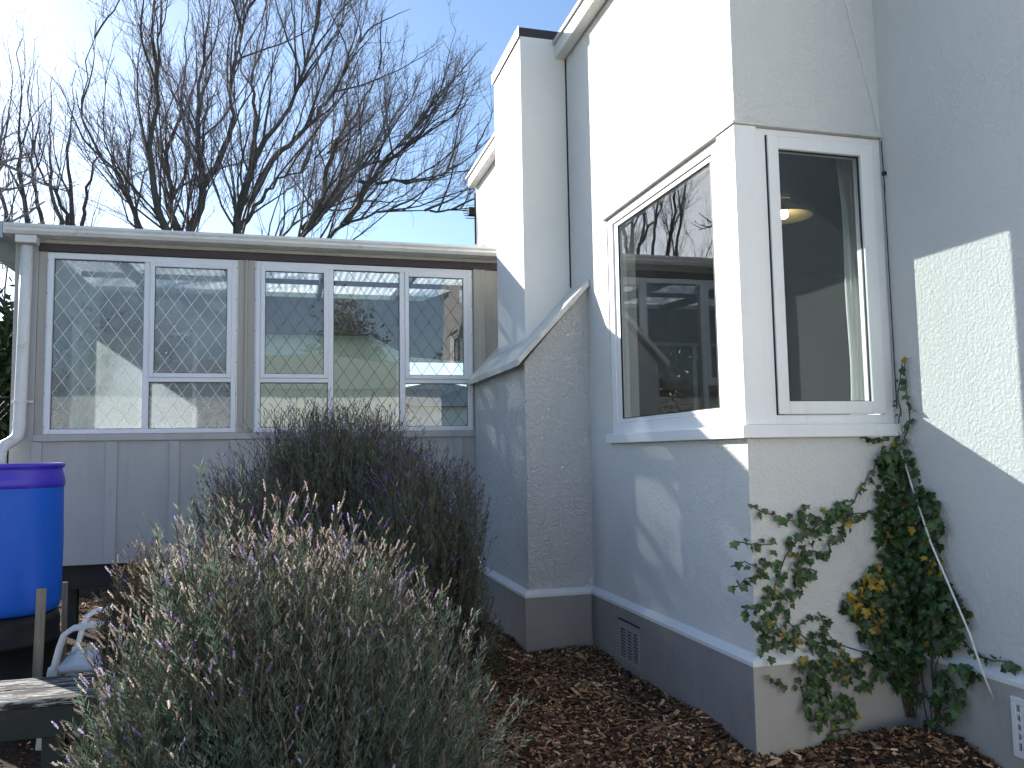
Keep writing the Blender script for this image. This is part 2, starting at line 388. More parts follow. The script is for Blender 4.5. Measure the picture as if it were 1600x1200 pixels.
# corner window : two lights meeting at a corner post
z0, z1 = 1.62, 3.205
wa = MB()   # side light, in the wall facing the sunroom
wa.box(XA+.005, XA+.10, 5.49, 5.575, z0, z1); wa.box(XA+.005, XA+.10, 3.935, 4.02, z0, z1)
wa.box(XA+.005, XA+.10, 4.02, 5.49, z1-.055, z1); wa.box(XA+.005, XA+.10, 4.02, 5.49, z0, z0+.075)
side = wa.build('window', M['upvc'], house, bevel=.003)
ws = MB()
for a in ((5.415, 5.488, z0+.077, z1-.057), (4.022, 4.058, z0+.077, z1-.057)): ws.box(XA+.018, XA+.08, *a)
ws.box(XA+.018, XA+.08, 4.058, 5.415, z1-.085, z1-.057); ws.box(XA+.018, XA+.08, 4.058, 5.415, z0+.077, z0+.105)
ws.build('sash', M['upvc'], side, bevel=.004)
gs = MB(); gs.box(XA+.03, XA+.036, 4.045, 5.43, z0+.09, z1-.07); gs.build('pane', M['glass'], side)
sb = MB()
for a in ((4.058, 4.063, z0+.105, z1-.085), (5.41, 5.415, z0+.105, z1-.085)): sb.box(XA+.016, XA+.028, *a)
sb.box(XA+.016, XA+.028, 4.063, 5.41, z1-.09, z1-.085); sb.box(XA+.016, XA+.028, 4.063, 5.41, z0+.105, z0+.109)
sb.build('seal', M['rubber'], side)
wf = MB()   # front light
wf.box(2.39, 2.452, YF+.005, YF+.10, z0, z1); wf.box(3.122, XC-.003, YF+.005, YF+.10, z0, z1)
wf.box(2.452, 3.122, YF+.005, YF+.10, z1-.035, z1); wf.box(2.452, 3.122, YF+.005, YF+.10, z0, z0+.05)
front = wf.build('window', M['upvc'], house, bevel=.003)
wq = MB(); yo, yi = YF-.012, YF+.06
wq.box(2.457, 2.522, yo, yi, z0+.055, z1-.04); wq.box(3.035, 3.117, yo, yi, z0+.055, z1-.04)
wq.box(2.522, 3.035, yo, yi, z1-.108, z1-.04); wq.box(2.522, 3.035, yo, yi, z0+.055, z0+.122)
wq.build('sash', M['upvc'], front, bevel=.005)
sg = MB(); sg.box(2.4525, 2.4565, YF-.002, YF+.05, z0+.052, z1-.037); sg.box(2.522, 2.527, YF+.008, YF+.019, z0+.122, z1-.108); sg.box(3.030, 3.035, YF+.008, YF+.019, z0+.122, z1-.108)
sg.box(2.527, 3.030, YF+.008, YF+.019, z1-.113, z1-.108); sg.box(2.527, 3.030, YF+.008, YF+.019, z0+.122, z0+.126); sg.build('seal', M['rubber'], front)
MB().box(2.51, 3.05, YF+.02, YF+.026, z0+.11, z1-.095).build('pane', M['glass'], front)
MB().box(XA-.012, 2.39, YF-.012, 3.935, z0, z1+.002).build('corner_post', M['upvc'], house, bevel=.004)
si = MB(); si.prism([(XA-.045, YF-.045), (XC-.003, YF-.045), (XC-.003, YF+.10), (XA+.10, YF+.10), (XA+.10, 5.60), (XA-.045, 5.60)], 'z', 1.552, 1.619)
si.build('window_sill', M['upvc'], house, bevel=.006)
fl = MB(); fl.prism([(XA-.024, YF-.024), (XC-.003, YF-.024), (XC-.003, YF+.02), (XA+.02, YF+.02), (XA+.02, 5.62), (XA-.024, 5.62)], 'z', 3.209, 3.222)
fl.build('window_flashing', M['coping'], house)
# air vents in the plinth
def louvre_vent():
    v = MB(); xx = XA-P
    ya, yb, za, zb = 5.10, 5.44, .075, .335
    v.box(xx-.006, xx-.001, ya, yb, zb-.05, zb); v.box(xx-.006, xx-.001, ya, yb, za, za+.02); v.box(xx-.006, xx-.001, ya, ya+.02, za+.02, zb-.05); v.box(xx-.006, xx-.001, yb-.02, yb, za+.02, zb-.05)
    for k in range(2): v.box(xx-.006, xx-.001, ya+.10+k*.10, ya+.125+k*.10, za+.02, zb-.05)
    for k in range(9): v.bar((xx-.007, ya+.02, za+.035+k*.02), (xx-.007, yb-.02, za+.035+k*.02), .004, .009)
    o = v.build('vent', paint('painted_louvre', (.33,.32,.325), .55, .1, 5, 0), house)
    MB().box(xx-.0055, xx-.0015, ya-.008, yb+.008, zb+.001, zb+.012).box(xx-.0015, xx-.0005, ya+.001, yb-.001, za+.001, zb-.001).build('vent_shade_strip', M['rubber'], o)  # black strip and backing painted in as shade round the louvres
louvre_vent()
def grid_vent():
    v = MB(); xx = XC-P; ya, yb, za, zb = 2.72, 3.07, .12, .38
    v.box(xx-.02, xx-.001, ya, yb, zb-.03, zb); v.box(xx-.02, xx-.001, ya, yb, za, za+.03)
    for k in range(8): y = ya+(yb-ya-.028)*k/7; v.box(xx-.02, xx-.001, y, y+.028, za+.03, zb-.03)
    for k in range(1, 5): z = za+.03+(zb-za-.06)*k/5; v.box(xx-.017, xx-.002, ya+.028, yb-.028, z-.008, z+.008)
    o = v.build('vent', M['ledge'], house, bevel=.003)
    MB().box(xx-.001, xx+.0, ya+.01, yb-.01, za+.01, zb-.01).build('vent_shade_backing', M['rubber'], o)  # black sheet standing in for the shade behind the grid
grid_vent()
# lamp, curtain, wires
lamp = empty('ceiling_lamp', (3.46, 5.12, 3.33), 'lit ceiling lamp with a cream cone shade inside the front window light', 'lamp')
MB().lathe([(.0, 3.329), (.055, 3.329), (.055, 3.30), (.0, 3.30)], 3.46, 5.12, 24).build('ceiling_rose', M['bulb_shade'], lamp)
MB().lathe([(.045, 3.299), (.07, 3.27), (.20, 3.175), (.206, 3.168), (.197, 3.168), (.06, 3.262)], 3.46, 5.12, 36).build('lamp_shade', M['bulb_shade'], lamp, smooth=True)
mE, nt, N, L, b = newmat('glowing_bulb'); b.inputs['Emission Color'].default_value = (1,.82,.5,1); b.inputs['Emission Strength'].default_value = 9
MB().lathe([(.0, 3.25), (.025, 3.23), (.036, 3.195), (.03, 3.165), (.0, 3.15)], 3.46, 5.12, 20).build('bulb', mE, lamp, smooth=True)
cu = MB(); n = 60; xs_ = np.linspace(3.13, 3.34, n); yw = YF+T+.10+.022*np.sin(np.arange(n)*.95)
V = []; nzv = 14
for k in range(nzv):
    zz = 1.2+(3.25-1.2)*k/(nzv-1)
    gather = 1-.18*math.sin(math.pi*k/(nzv-1)*.9)
    for i in range(n): V.append((3.34-(3.34-xs_[i])*gather, yw[i]+.01*math.sin(k+i*.3), zz))
ii = (np.arange(nzv-1)[:, None]*n+np.arange(n-1)[None]).ravel()
cu.add(V, np.stack([ii, ii+1, ii+n+1, ii+n], -1))
mC = leafmat('sheer_curtain', .5, .9, .1)
cu.c = [np.tile(np.array([.78,.80,.79]), (len(V), 1))]; cu.hascol = True
cuo = cu.build('curtain', mC, smooth=True); md = cuo.modifiers.new('solid', 'SOLIDIFY'); md.thickness = .002
tag(cuo, 'sheer white curtain hanging inside the front window light', 'curtain')
wi = MB(); wi.tube([(3.172, YF-.02, 3.20), (3.12, YF-.012, 3.46), (3.03, YF-.012, 3.82), (2.90, YF-.012, 4.35), (2.78, YF-.012, 4.82)], .0024, 6)
tag(wi.build('wire', M['ledge']), 'thin painted wire running up the wall above the front window', 'wire')
wi = MB(); wi.tube([(3.169, YF-.02, 3.19), (3.172, YF-.022, 2.9), (3.17, YF-.022, 2.95), (3.172, YF-.022, 1.7)], .003, 6); wi.box(3.16, 3.175, YF-.04, YF-.02, 2.99, 3.01)
tag(wi.build('wire', M['rubber']), 'dark thin wire clipped beside the front window frame', 'wire')
ca = MB(); cpts = [(3.16, 3.73, 1.523), (3.12, 3.599, 1.29), (3.09, 3.455, 1.011), (3.07, 3.326, 0.813), (3.07, 3.226, 0.623), (3.08, 3.175, 0.46), (3.118, 3.162, 0.34)]
ca.tube(cpts, .0048, 8); tag(ca.build('cable', M['ledge'], smooth=True), 'thin white cable hanging diagonally over the ivy down to the grid vent', 'cable')
hk = MB(); hk.tube([(XA-.006, 4.62, 4.86), (XA-.10, 4.60, 4.83), (XA-.14, 4.60, 4.78)], .008, 8)
tag(hk.build('wall_hook', M['gutter']), 'small hook sticking out high on the lit wall', 'hook')
ae = MB(); ae.tube([(2.42, 10.6, 4.3), (2.42, 10.6, 5.0)], .014, 6)
for k in range(5): ae.tube([(2.26, 10.5+.06*k, 4.62+.05*k), (2.56, 10.5+.06*k, 4.62+.05*k)], .006, 5)
ae.tube([(2.40, 10.45, 4.60), (2.40, 10.85, 4.86)], .008, 5); ae.box(2.3, 2.42, 10.45, 10.55, 4.66, 4.76)
tag(ae.build('aerial', M['dark']), 'small dark aerial behind the far end of the house', 'aerial')

# ------------------------------------------------------------------ sunroom
sun_r = empty('sunroom', (0, 9, 0), 'grey boarded sunroom with leaded windows and a white gutter', 'sunroom')
YS = 7.80; ZB = .61
WIN = [(-2.0, -.46), (-.29, 1.72)]; WZ0, WZ1 = 1.72, 3.28
lw_ = MB(); lw_.box(-2.08, 2.2, YS, YS+.05, ZB, 1.66); lw_.build('cladding', M['clad'], sun_r)
bb = []
for x in (-2.055, -1.47, -.965, -.46, .05, .56, 1.07, 1.58):
    w_ = .045 if abs(x-(-1.47)) < .01 else .04
    MB().box(x-w_, x+w_, YS-.018, YS-.001, ZB+.002, 1.655).build('batten', M['clad'], sun_r, bevel=.002)
MB().box(-2.08, 1.74, YS-.03, YS+.06, 1.661, 1.718).build('sill_board', M['clad'], sun_r, bevel=.003)
# posts and boards round the windows
MB().box(-2.262, -2.082, YS-.012, YS+.10, ZB, 3.369).build('corner_board', M['clad'], sun_r, bevel=.004)
for a, b_ in ((-2.08, -2.004), (-.456, -.294), (1.724, 2.24)):
    MB().box(a, b_, YS-.008, YS+.10, 1.719, 3.30).build('post_board', M['post'], sun_r, bevel=.003)
MB().box(-.386, -.364, YS-.026, YS-.009, 1.72, 3.299).build('cover_strip', M['post'], sun_r, bevel=.002)
MB().box(1.744, 1.86, YS-.03, YS-.009, 0.62, 3.299).build('end_board', M['post'], sun_r, bevel=.003)
MB().box(-2.08, 2.24, YS-.022, YS+.10, 3.301, 3.368).build('head_board', M['brown'], sun_r, bevel=.002)
MB().box(-2.262, 2.24, YS-.030, YS+.10, 3.37, 3.475).build('eave_board', M['post'], sun_r, bevel=.003)
MB().box(-2.004, 1.724, YS+.005, YS+.10, 3.282, 3.30).build('window_head', M['post'], sun_r)
# windows
def lattice(x0, x1, z0_, z1_, parent, y):
    mb = MB(); dx, dz = .142, .205; cx = (x0+x1)/2
    for s in (1, -1):
        k = -40
        while k < 40:
            # line through (cx+k*dx, z0) with slope s*dz/dx, clipped to the pane
            pts = []
            xa, za = cx+k*dx, z0_
            t0, t1 = 0., (z1_-z0_)/dz
            for lim, sg in ((x0, 1), (x1, -1)):
                pass
            # x = xa + s*dx*t ; keep x0<=x<=x1
            if s > 0: t0 = max(t0, (x0-xa)/dx); t1 = min(t1, (x1-xa)/dx)
            else: t0 = max(t0, (xa-x1)/dx); t1 = min(t1, (xa-x0)/dx)
            if t1-t0 > .03:
                A_ = (xa+s*dx*t0, y-.001*s, za+dz*t0); B_ = (xa+s*dx*t1, y-.001*s, za+dz*t1)
                mb.bar(A_, B_, .0040, .0016, (0, 1, 0))
            k += 1
    return mb.build('lead_lattice', M['lead'] if x0 > -.3 else M['lead_sunlit'], parent)
def light(fr, x0, x1, za, zb, sash, gm):
    y = YS
    if sash:
        m = MB(); t = .038; m.box(x0, x0+t, y-.042, y+.01, za, zb); m.box(x1-t, x1, y-.042, y+.01, za, zb); m.box(x0+t, x1-t, y-.042, y+.01, zb-t, zb); m.box(x0+t, x1-t, y-.042, y+.01, za, za+t)
        m.build('sash', M['alu'], fr, bevel=.004); x0 += t; x1 -= t; za += t; zb -= t; yg = y-.018
    else: yg = y+.004
    s = MB(); e = .005
    s.box(x0, x0+e, yg-.006, yg-.001, za, zb); s.box(x1-e, x1, yg-.006, yg-.001, za, zb); s.box(x0+e, x1-e, yg-.006, yg-.001, za, za+e); s.box(x0+e, x1-e, yg-.006, yg-.001, zb-e, zb); s.build('glazing_seal', M['rubber'], fr)
    MB().box(x0-.004, x1+.004, yg, yg+.005, za-.004, zb+.004).build('pane', gm, fr)
    lattice(x0+.003, x1-.003, za+.003, zb-.003, fr, yg-.003)
def wframe(x0, x1, mull, trans):
    m = MB(); y0_, y1_ = YS-.032, YS+.04; t = .042
    m.box(x0, x0+t, y0_, y1_, WZ0, WZ1); m.box(x1-t, x1, y0_, y1_, WZ0, WZ1); m.box(x0+t, x1-t, y0_, y1_, WZ1-t, WZ1); m.box(x0+t, x1-t, y0_, y1_, WZ0, WZ0+t)
    m.box(x0-.012, x1+.012, y0_+.012, y0_+.022, WZ0-.012, WZ0); m.box(x0-.012, x1+.012, y0_+.012, y0_+.022, WZ1, WZ1+.012)
    m.box(x0-.012, x0, y0_+.012, y0_+.022, WZ0, WZ1); m.box(x1, x1+.012, y0_+.012, y0_+.022, WZ0, WZ1)
    for a, b_ in mull: m.box(a, b_, y0_, y1_, WZ0+t, WZ1-t)
    for a, b_ in trans: m.box(a, b_, y0_, y1_, 2.172, 2.212)
    return m.build('window', M['alu'], sun_r, bevel=.004)
f1 = wframe(-2.0, -.46, [(-1.235, -1.185)], [(-1.185, -.502)])
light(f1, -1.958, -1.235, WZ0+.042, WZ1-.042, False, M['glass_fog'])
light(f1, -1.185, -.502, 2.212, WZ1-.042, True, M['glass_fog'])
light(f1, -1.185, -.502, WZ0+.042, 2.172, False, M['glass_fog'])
f2 = wframe(-.29, 1.72, [(.352, .402), (1.02, 1.07)], [(-.248, .352), (1.07, 1.678)])
light(f2, -.248, .352, 2.212, WZ1-.042, True, M['glass_clear']); light(f2, -.248, .352, WZ0+.042, 2.172, False, M['glass_clear'])
light(f2, .402, 1.02, WZ0+.042, WZ1-.042, False, M['glass_clear'])
light(f2, 1.07, 1.678, 2.212, WZ1-.042, True, M['glass_clear']); light(f2, 1.07, 1.678, WZ0+.042, 2.172, False, M['glass_clear'])
# screws round the frames
for fr_, (x0, x1) in ((f1, WIN[0]), (f2, WIN[1])):
    for k in range(6):
        z = WZ0+.06+k*(WZ1-WZ0-.12)/5
        for x in (x0-.004, x1+.004): MB().box(x-.004, x+.004, YS-.024, YS-.0201, z-.004, z+.004).build('screw', M['lead'], fr_)
        x = x0+.1+k*(x1-x0-.2)/5; MB().box(x-.004, x+.004, YS-.024, YS-.0201, WZ0-.010, WZ0-.003).build('screw', M['lead'], fr_)
# shell behind
sh = MB(); YB = 10.8
sh.box(-2.26, -2.18, YS+.10, YB, 3.42, 3.49); sh.box(-2.26, 2.5, YB, YB+.08, 3.42, 3.60); sh.box(-2.26, -2.18, YS+.10, 8.55, ZB, 3.42); sh.box(-2.26, -2.18, 9.75, YB, ZB, 3.42); sh.box(-2.26, -2.18, 8.55, 9.75, ZB, 1.65); sh.box(-2.26, -2.18, 8.55, 9.75, 3.0, 3.42)
sh.box(-2.26, -1.75, YB, YB+.08, ZB, 3.42); sh.box(-.5, 1.36, YB, YB+.08, ZB, 3.42); sh.box(-1.75, -.5, YB, YB+.08, ZB, 1.7); sh.box(-1.75, -.5, YB, YB+.08, 3.05, 3.42)
sh.box(1.36, 2.5, YB, YB+.08, ZB, 1.45); sh.box(1.36, 2.5, YB, YB+.08, 2.78, 3.42); sh.box(2.42, 2.5, 9.9, YB, ZB, 3.42)
sh.build('lining', M['greenwall'], sun_r)
wbk = MB()
for a, b_ in ((-1.75, -.5),):
    for x in (a, (a+b_)/2-.02, b_-.04): wbk.box(x, x+.04, YB+.01, YB+.06, 1.7, 3.05)
wbk.box(-1.71, -.54, YB+.012, YB+.058, 3.01, 3.05)
wbk.build('rear_window', M['alu'], sun_r); wbk = MB()
wbk.box(1.36, 1.42, YB-.01, YB+.07, 1.45, 2.78); wbk.box(1.42, 2.42, YB-.01, YB+.07, 2.72, 2.78)
wbk.build('rear_door_frame', M['alu'], sun_r)
MB().box(-2.18, 2.24, YS+.10, YB, ZB-.04, ZB+.001).build('floor', M['dark'], sun_r)
yy = np.array([7.70, 8.5, 9.3, 10.1, 11.0])
for xa_, xb_, pm in ((-2.36, -1.78, 'poly'), (-1.775, -.35, 'poly_clear'), (-.345, 2.262, 'poly')):
    n = int((xb_-xa_)*58); xx = np.linspace(xa_, xb_, n); V = []; rf = MB()
    for y in yy:
        for x in xx: V.append((x, y, 3.500+(y-7.7)*.035+.008*math.sin(x*2*math.pi/.076)))
    ii = (np.arange(4)[:, None]*n+np.arange(n-1)[None]).ravel(); rf.add(V, np.stack([ii, ii+1, ii+n+1, ii+n], -1))
    ro = rf.build('roof_sheet', M[pm], sun_r, smooth=True); md = ro.modifiers.new('solid', 'SOLIDIFY'); md.thickness = .002
for x in (-1.62, -.62, .36, 1.32): MB().bar((x, YS+.10, 3.425), (x, YB, 3.53), .05, .10).build('rafter', M['beam'], sun_r)
for y, z in ((8.75, 3.505), (9.75, 3.54)): MB().box(-2.18, 2.24, y-.03, y+.03, z-.045, z+.005).build('purlin', M['beam'], sun_r)
MB().box(-2.18, 2.24, YB-.10, YB-.005, 3.05, 3.52).build('beam', M['beam'], sun_r)
MB().prism([(.45, 3.02), (1.28, 3.18), (1.88, 3.42), (1.93, 3.42), (1.93, 2.58), (1.35, 2.62), (.9, 2.86), (.45, 2.93)], 'y', 9.35, 9.43).build('bulkhead', M['brown'], sun_r)
# gutter and downpipe
gp = [(7.62, 3.362), (7.735, 3.352), (7.742, 3.36), (7.742, 3.49), (7.736, 3.49), (7.73, 3.37), (7.632, 3.374), (7.614, 3.40), (7.622, 3.43), (7.610, 3.455), (7.618, 3.478), (7.628, 3.486), (7.624, 3.494), (7.604, 3.49), (7.594, 3.455), (7.608, 3.43), (7.598, 3.40)]
gp = [(a_, 3.494-(3.494-b_)*.68) for a_, b_ in gp]
gt = MB(); gt.prism(gp, 'x', -2.30, 2.262); gt.box(-2.306, -2.3005, 7.598, 7.742, 3.398, 3.49)
gto = gt.build('gutter', M['gutter'], sun_r)
for x in (-1.95, .3): MB().prism([(p-.003 if p < 7.66 else p, q-.003 if q < 3.415 else q) for p, q in gp], 'x', x, x+.05).build('gutter_joiner', M['gutter'], gto)
MB().box(-2.22, -2.06, 7.612, 7.73, 3.33, 3.396).build('gutter_outlet', M['gutter'], gto, bevel=.006)
MB().box(-2.62, -2.31, 7.60, 10.9, 3.36, 3.50).build('barge_gutter', M['zinc'], sun_r, bevel=.006)
dp = MB(); dp.tube([(-2.15, 7.70, 3.32), (-2.155, 7.70, 2.6), (-2.165, 7.70, 1.76), (-2.175, 7.69, 1.70), (-2.205, 7.64, 1.655), (-2.235, 7.575, 1.625), (-2.25, 7.54, 1.58), (-2.25, 7.54, 1.30)], .047, 20)
dpo = dp.build('downpipe', M['gutter'], sun_r, smooth=True)
br = MB(); br.tube([(-2.163, 7.70, 1.985), (-2.163, 7.70, 2.005)], .054, 20); br.box(-2.24, -2.08, 7.735, 7.765, 1.985, 2.005); MB().tube([(-2.165, 7.70, 1.79), (-2.165, 7.70, 1.82)], .052, 20).build('pipe_collar', M['gutter'], dpo)
br.build('pipe_bracket', M['gutter'], dpo)
# timber under the floor
MB().box(-2.24, 2.2, YS+.08, YS+.13, .40, ZB-.001).build('bearer', M['dark'], sun_r)
for x in (-2.1, -1.80, -.5, .7, 1.6): MB().box(x-.05, x+.05, YS+.14, YS+.24, -.1, ZB-.042).build('pile', M['dark'], sun_r)

# ------------------------------------------------------------------ barrels, stakes, chair, bench
M['blue'] = paint('blue_plastic', (.010,.10,.55), .45, .10, 4, .0010, 20, spec=.3, stretch=(1,1,.5), dirt=(.022,.125,.50))
M['violet'] = paint('violet_blue_plastic', (.045,.028,.47), .38, .08, 3, 0, spec=.5)
M['black'] = paint('black_plastic', (.010,.010,.011), .55, .2, 3, .0006, 20, spec=.25)
M['stakewood'] = wood('grey_stake_wood', (.17,.15,.115), (.30,.27,.21), 5, .8, 2)
M['chairpl'] = paint('white_garden_plastic', (.62,.65,.68), .35, .06, 5, 0, dirt=(.36,.37,.36))
BX, BY = -1.66, 5.75
dr = empty('barrel', (BX, BY, .58), 'blue plastic barrel with a violet rim band standing under the downpipe', 'barrel')
MB().lathe([(0, .585), (.27, .585), (.288, .60), (.297, .64), (.300, .75), (.304, 1.0), (.300, 1.20), (.298, 1.335)], BX, BY, 64).build('body', M['blue'], dr, smooth=True)
rb = MB().lathe([(.298, 1.336), (.303, 1.34), (.305, 1.36), (.300, 1.40), (.288, 1.44), (.288, 1.452), (.300, 1.458), (.303, 1.47), (.300, 1.482), (.288, 1.484), (.280, 1.47), (.276, 1.40), (.0, 1.39)], BX, BY, 64).build('rim', M['violet'], dr, smooth=True)
bk = empty('barrel', (BX, BY, 0), 'black plastic barrel base underneath the blue barrel', 'barrel')
MB().lathe([(.27, -.05), (.292, -.02), (.297, .2), (.303, .205), (.303, .225), (.297, .23), (.297, .40), (.303, .405), (.303, .425), (.297, .43), (.296, .53), (.285, .575), (.25, .583), (0, .583)], BX, BY, 64).build('body', M['black'], bk, smooth=True)
def stake(x, y, h, w, label, lean):
    m = MB(); m.bar((x+lean*h, y, -.1), (x, y, h), w, .02, (0, 1, 0)); o = m.build('stake', M['stakewood'], bevel=.002)
    tag(o, label, 'stake', 'stakes beside the barrel')
stake(-1.375, 5.40, .76, .05, 'wide grey wooden stake in front of the black barrel', -.02)
stake(-1.437, 6.20, .685, .032, 'narrow wooden stake behind the right edge of the blue barrel', 0)
# chair faces the barrel; arms run back towards the lavender
chr_ = empty('chair', (-.92, 5.24, 0), 'white plastic garden chair half hidden behind the lavender and the bench', 'chair')
n = 9; V = []
for i in range(n):
    for j in range(n):
        u, v = i/(n-1), j/(n-1)
        x = -1.235+.47*u; y = 4.99+.50*v+.0*u
        z = .405-.035*u-.02*math.sin(math.pi*v)-(.035*max(0, .18-u)/.18)
        V.append((x, y, z))
s = MB(); ii = (np.arange(n-1)[:, None]*n+np.arange(n-1)[None]).ravel(); s.add(V, np.stack([ii, ii+n, ii+n+1, ii+1], -1))
so_ = s.build('seat', M['chairpl'], chr_, smooth=True); md = so_.modifiers.new('solid', 'SOLIDIFY'); md.thickness = .03; md.offset = -1
def strap(pts, w, t, name, up_):
    m = MB(); P_ = np.array(pts, float); K = len(P_); Vv = []
    for i in range(K):
        d = P_[min(i+1, K-1)]-P_[max(i-1, 0)]; d /= np.linalg.norm(d); sd_ = np.array(up_, float); nn = np.cross(d, sd_); nn /= np.linalg.norm(nn)
        for a, c in ((-1,-1), (1,-1), (1,1), (-1,1)): Vv.append(P_[i]+sd_*a*w/2+nn*c*t/2)
    F = [(i*4+k, i*4+(k+1) % 4, i*4+4+(k+1) % 4, i*4+4+k) for i in range(K-1) for k in range(4)]+[(3,2,1,0), tuple(4*(K-1)+k for k in range(4))]
    m.add(Vv, F); o = m.build(name, M['chairpl'], chr_, bevel=.006); return o
for yy_ in (4.985, 5.495):
    strap([(-1.20, yy_, .385), (-1.175, yy_, .50), (-1.155, yy_, .565), (-1.11, yy_, .598), (-1.0, yy_, .61), (-.84, yy_, .605), (-.70, yy_, .60)], .055, .028, 'armrest', (0, 1, 0))
    for x_, lean in ((-1.20, -.05), (-.80, .06)):
        m = MB(); m.bar((x_, yy_, .40), (x_+lean, yy_, -.02), .05, .04, (0,1,0)); m.build('leg', M['chairpl'], chr_, bevel=.006)
bk_ = MB()
for k in range(7):
    y = 5.02+k*.073; bk_.bar((-.78, y, .37), (-.64, y, .84), .05, .018, (0,1,0))
bk_.bar((-.64, 4.99, .85), (-.64, 5.49, .85), .03, .09); bk_.build('backrest', M['chairpl'], chr_, bevel=.005)
# bench
def peel():
    m, nt, N, L, b = newmat('peeling_white_paint_on_timber'); setp(b, (.05,.045,.04), .85, 0, .2)
    v = mapv(N, L, (1.2, 9, 9)); f = nz(N, L, 5.5, 9, .62, v, .7); g_ = nz(N, L, 40, 6, .6, mapv(N, L, (.3, 3, 3)))
    pk = ramp(N, L, f, [(.50, (0,0,0)), (.56, (1,1,1))])
    base = ramp(N, L, g_, [(.3, (.018,.016,.014)), (.7, (.075,.066,.056))])
    L.new(mixc(N, L, pk, base, (.42,.42,.42)), b.inputs['Base Color']); bump(N, L, mathn(N, L, 'ADD', f, g_), b, .7, .006); return m
M['peel'] = peel(); M['greenpaint'] = paint('dark_green_paint', (.022,.032,.03), .55, .3, 3, .001, 40, dirt=(.05,.045,.038))
be = empty('bench', (-1.5, 4.45, 0), 'weathered bench with peeling white paint on its top beside the lavender', 'bench')
for k, (a, b_) in enumerate(((4.235, 4.445), (4.455, 4.66))):
    MB().box(-2.7, -.70, a, b_, .392, .428).build('seat_plank', M['peel'], be, bevel=.006)
MB().box(-2.68, -.72, 4.245, 4.285, .255, .391).build('rail', M['greenpaint'], be, bevel=.004)
MB().box(-2.68, -.72, 4.61, 4.65, .28, .391).build('rail', M['greenpaint'], be, bevel=.004)
for x in (-1.03, -2.4): MB().box(x-.045, x+.045, 4.29, 4.375, -.1, .391).build('leg', M['greenpaint'], be, bevel=.005)
for x in (-.94, -2.4): MB().box(x-.03, x+.03, 4.54, 4.605, -.1, .391).build('leg', M['greenpaint'], be, bevel=.005)

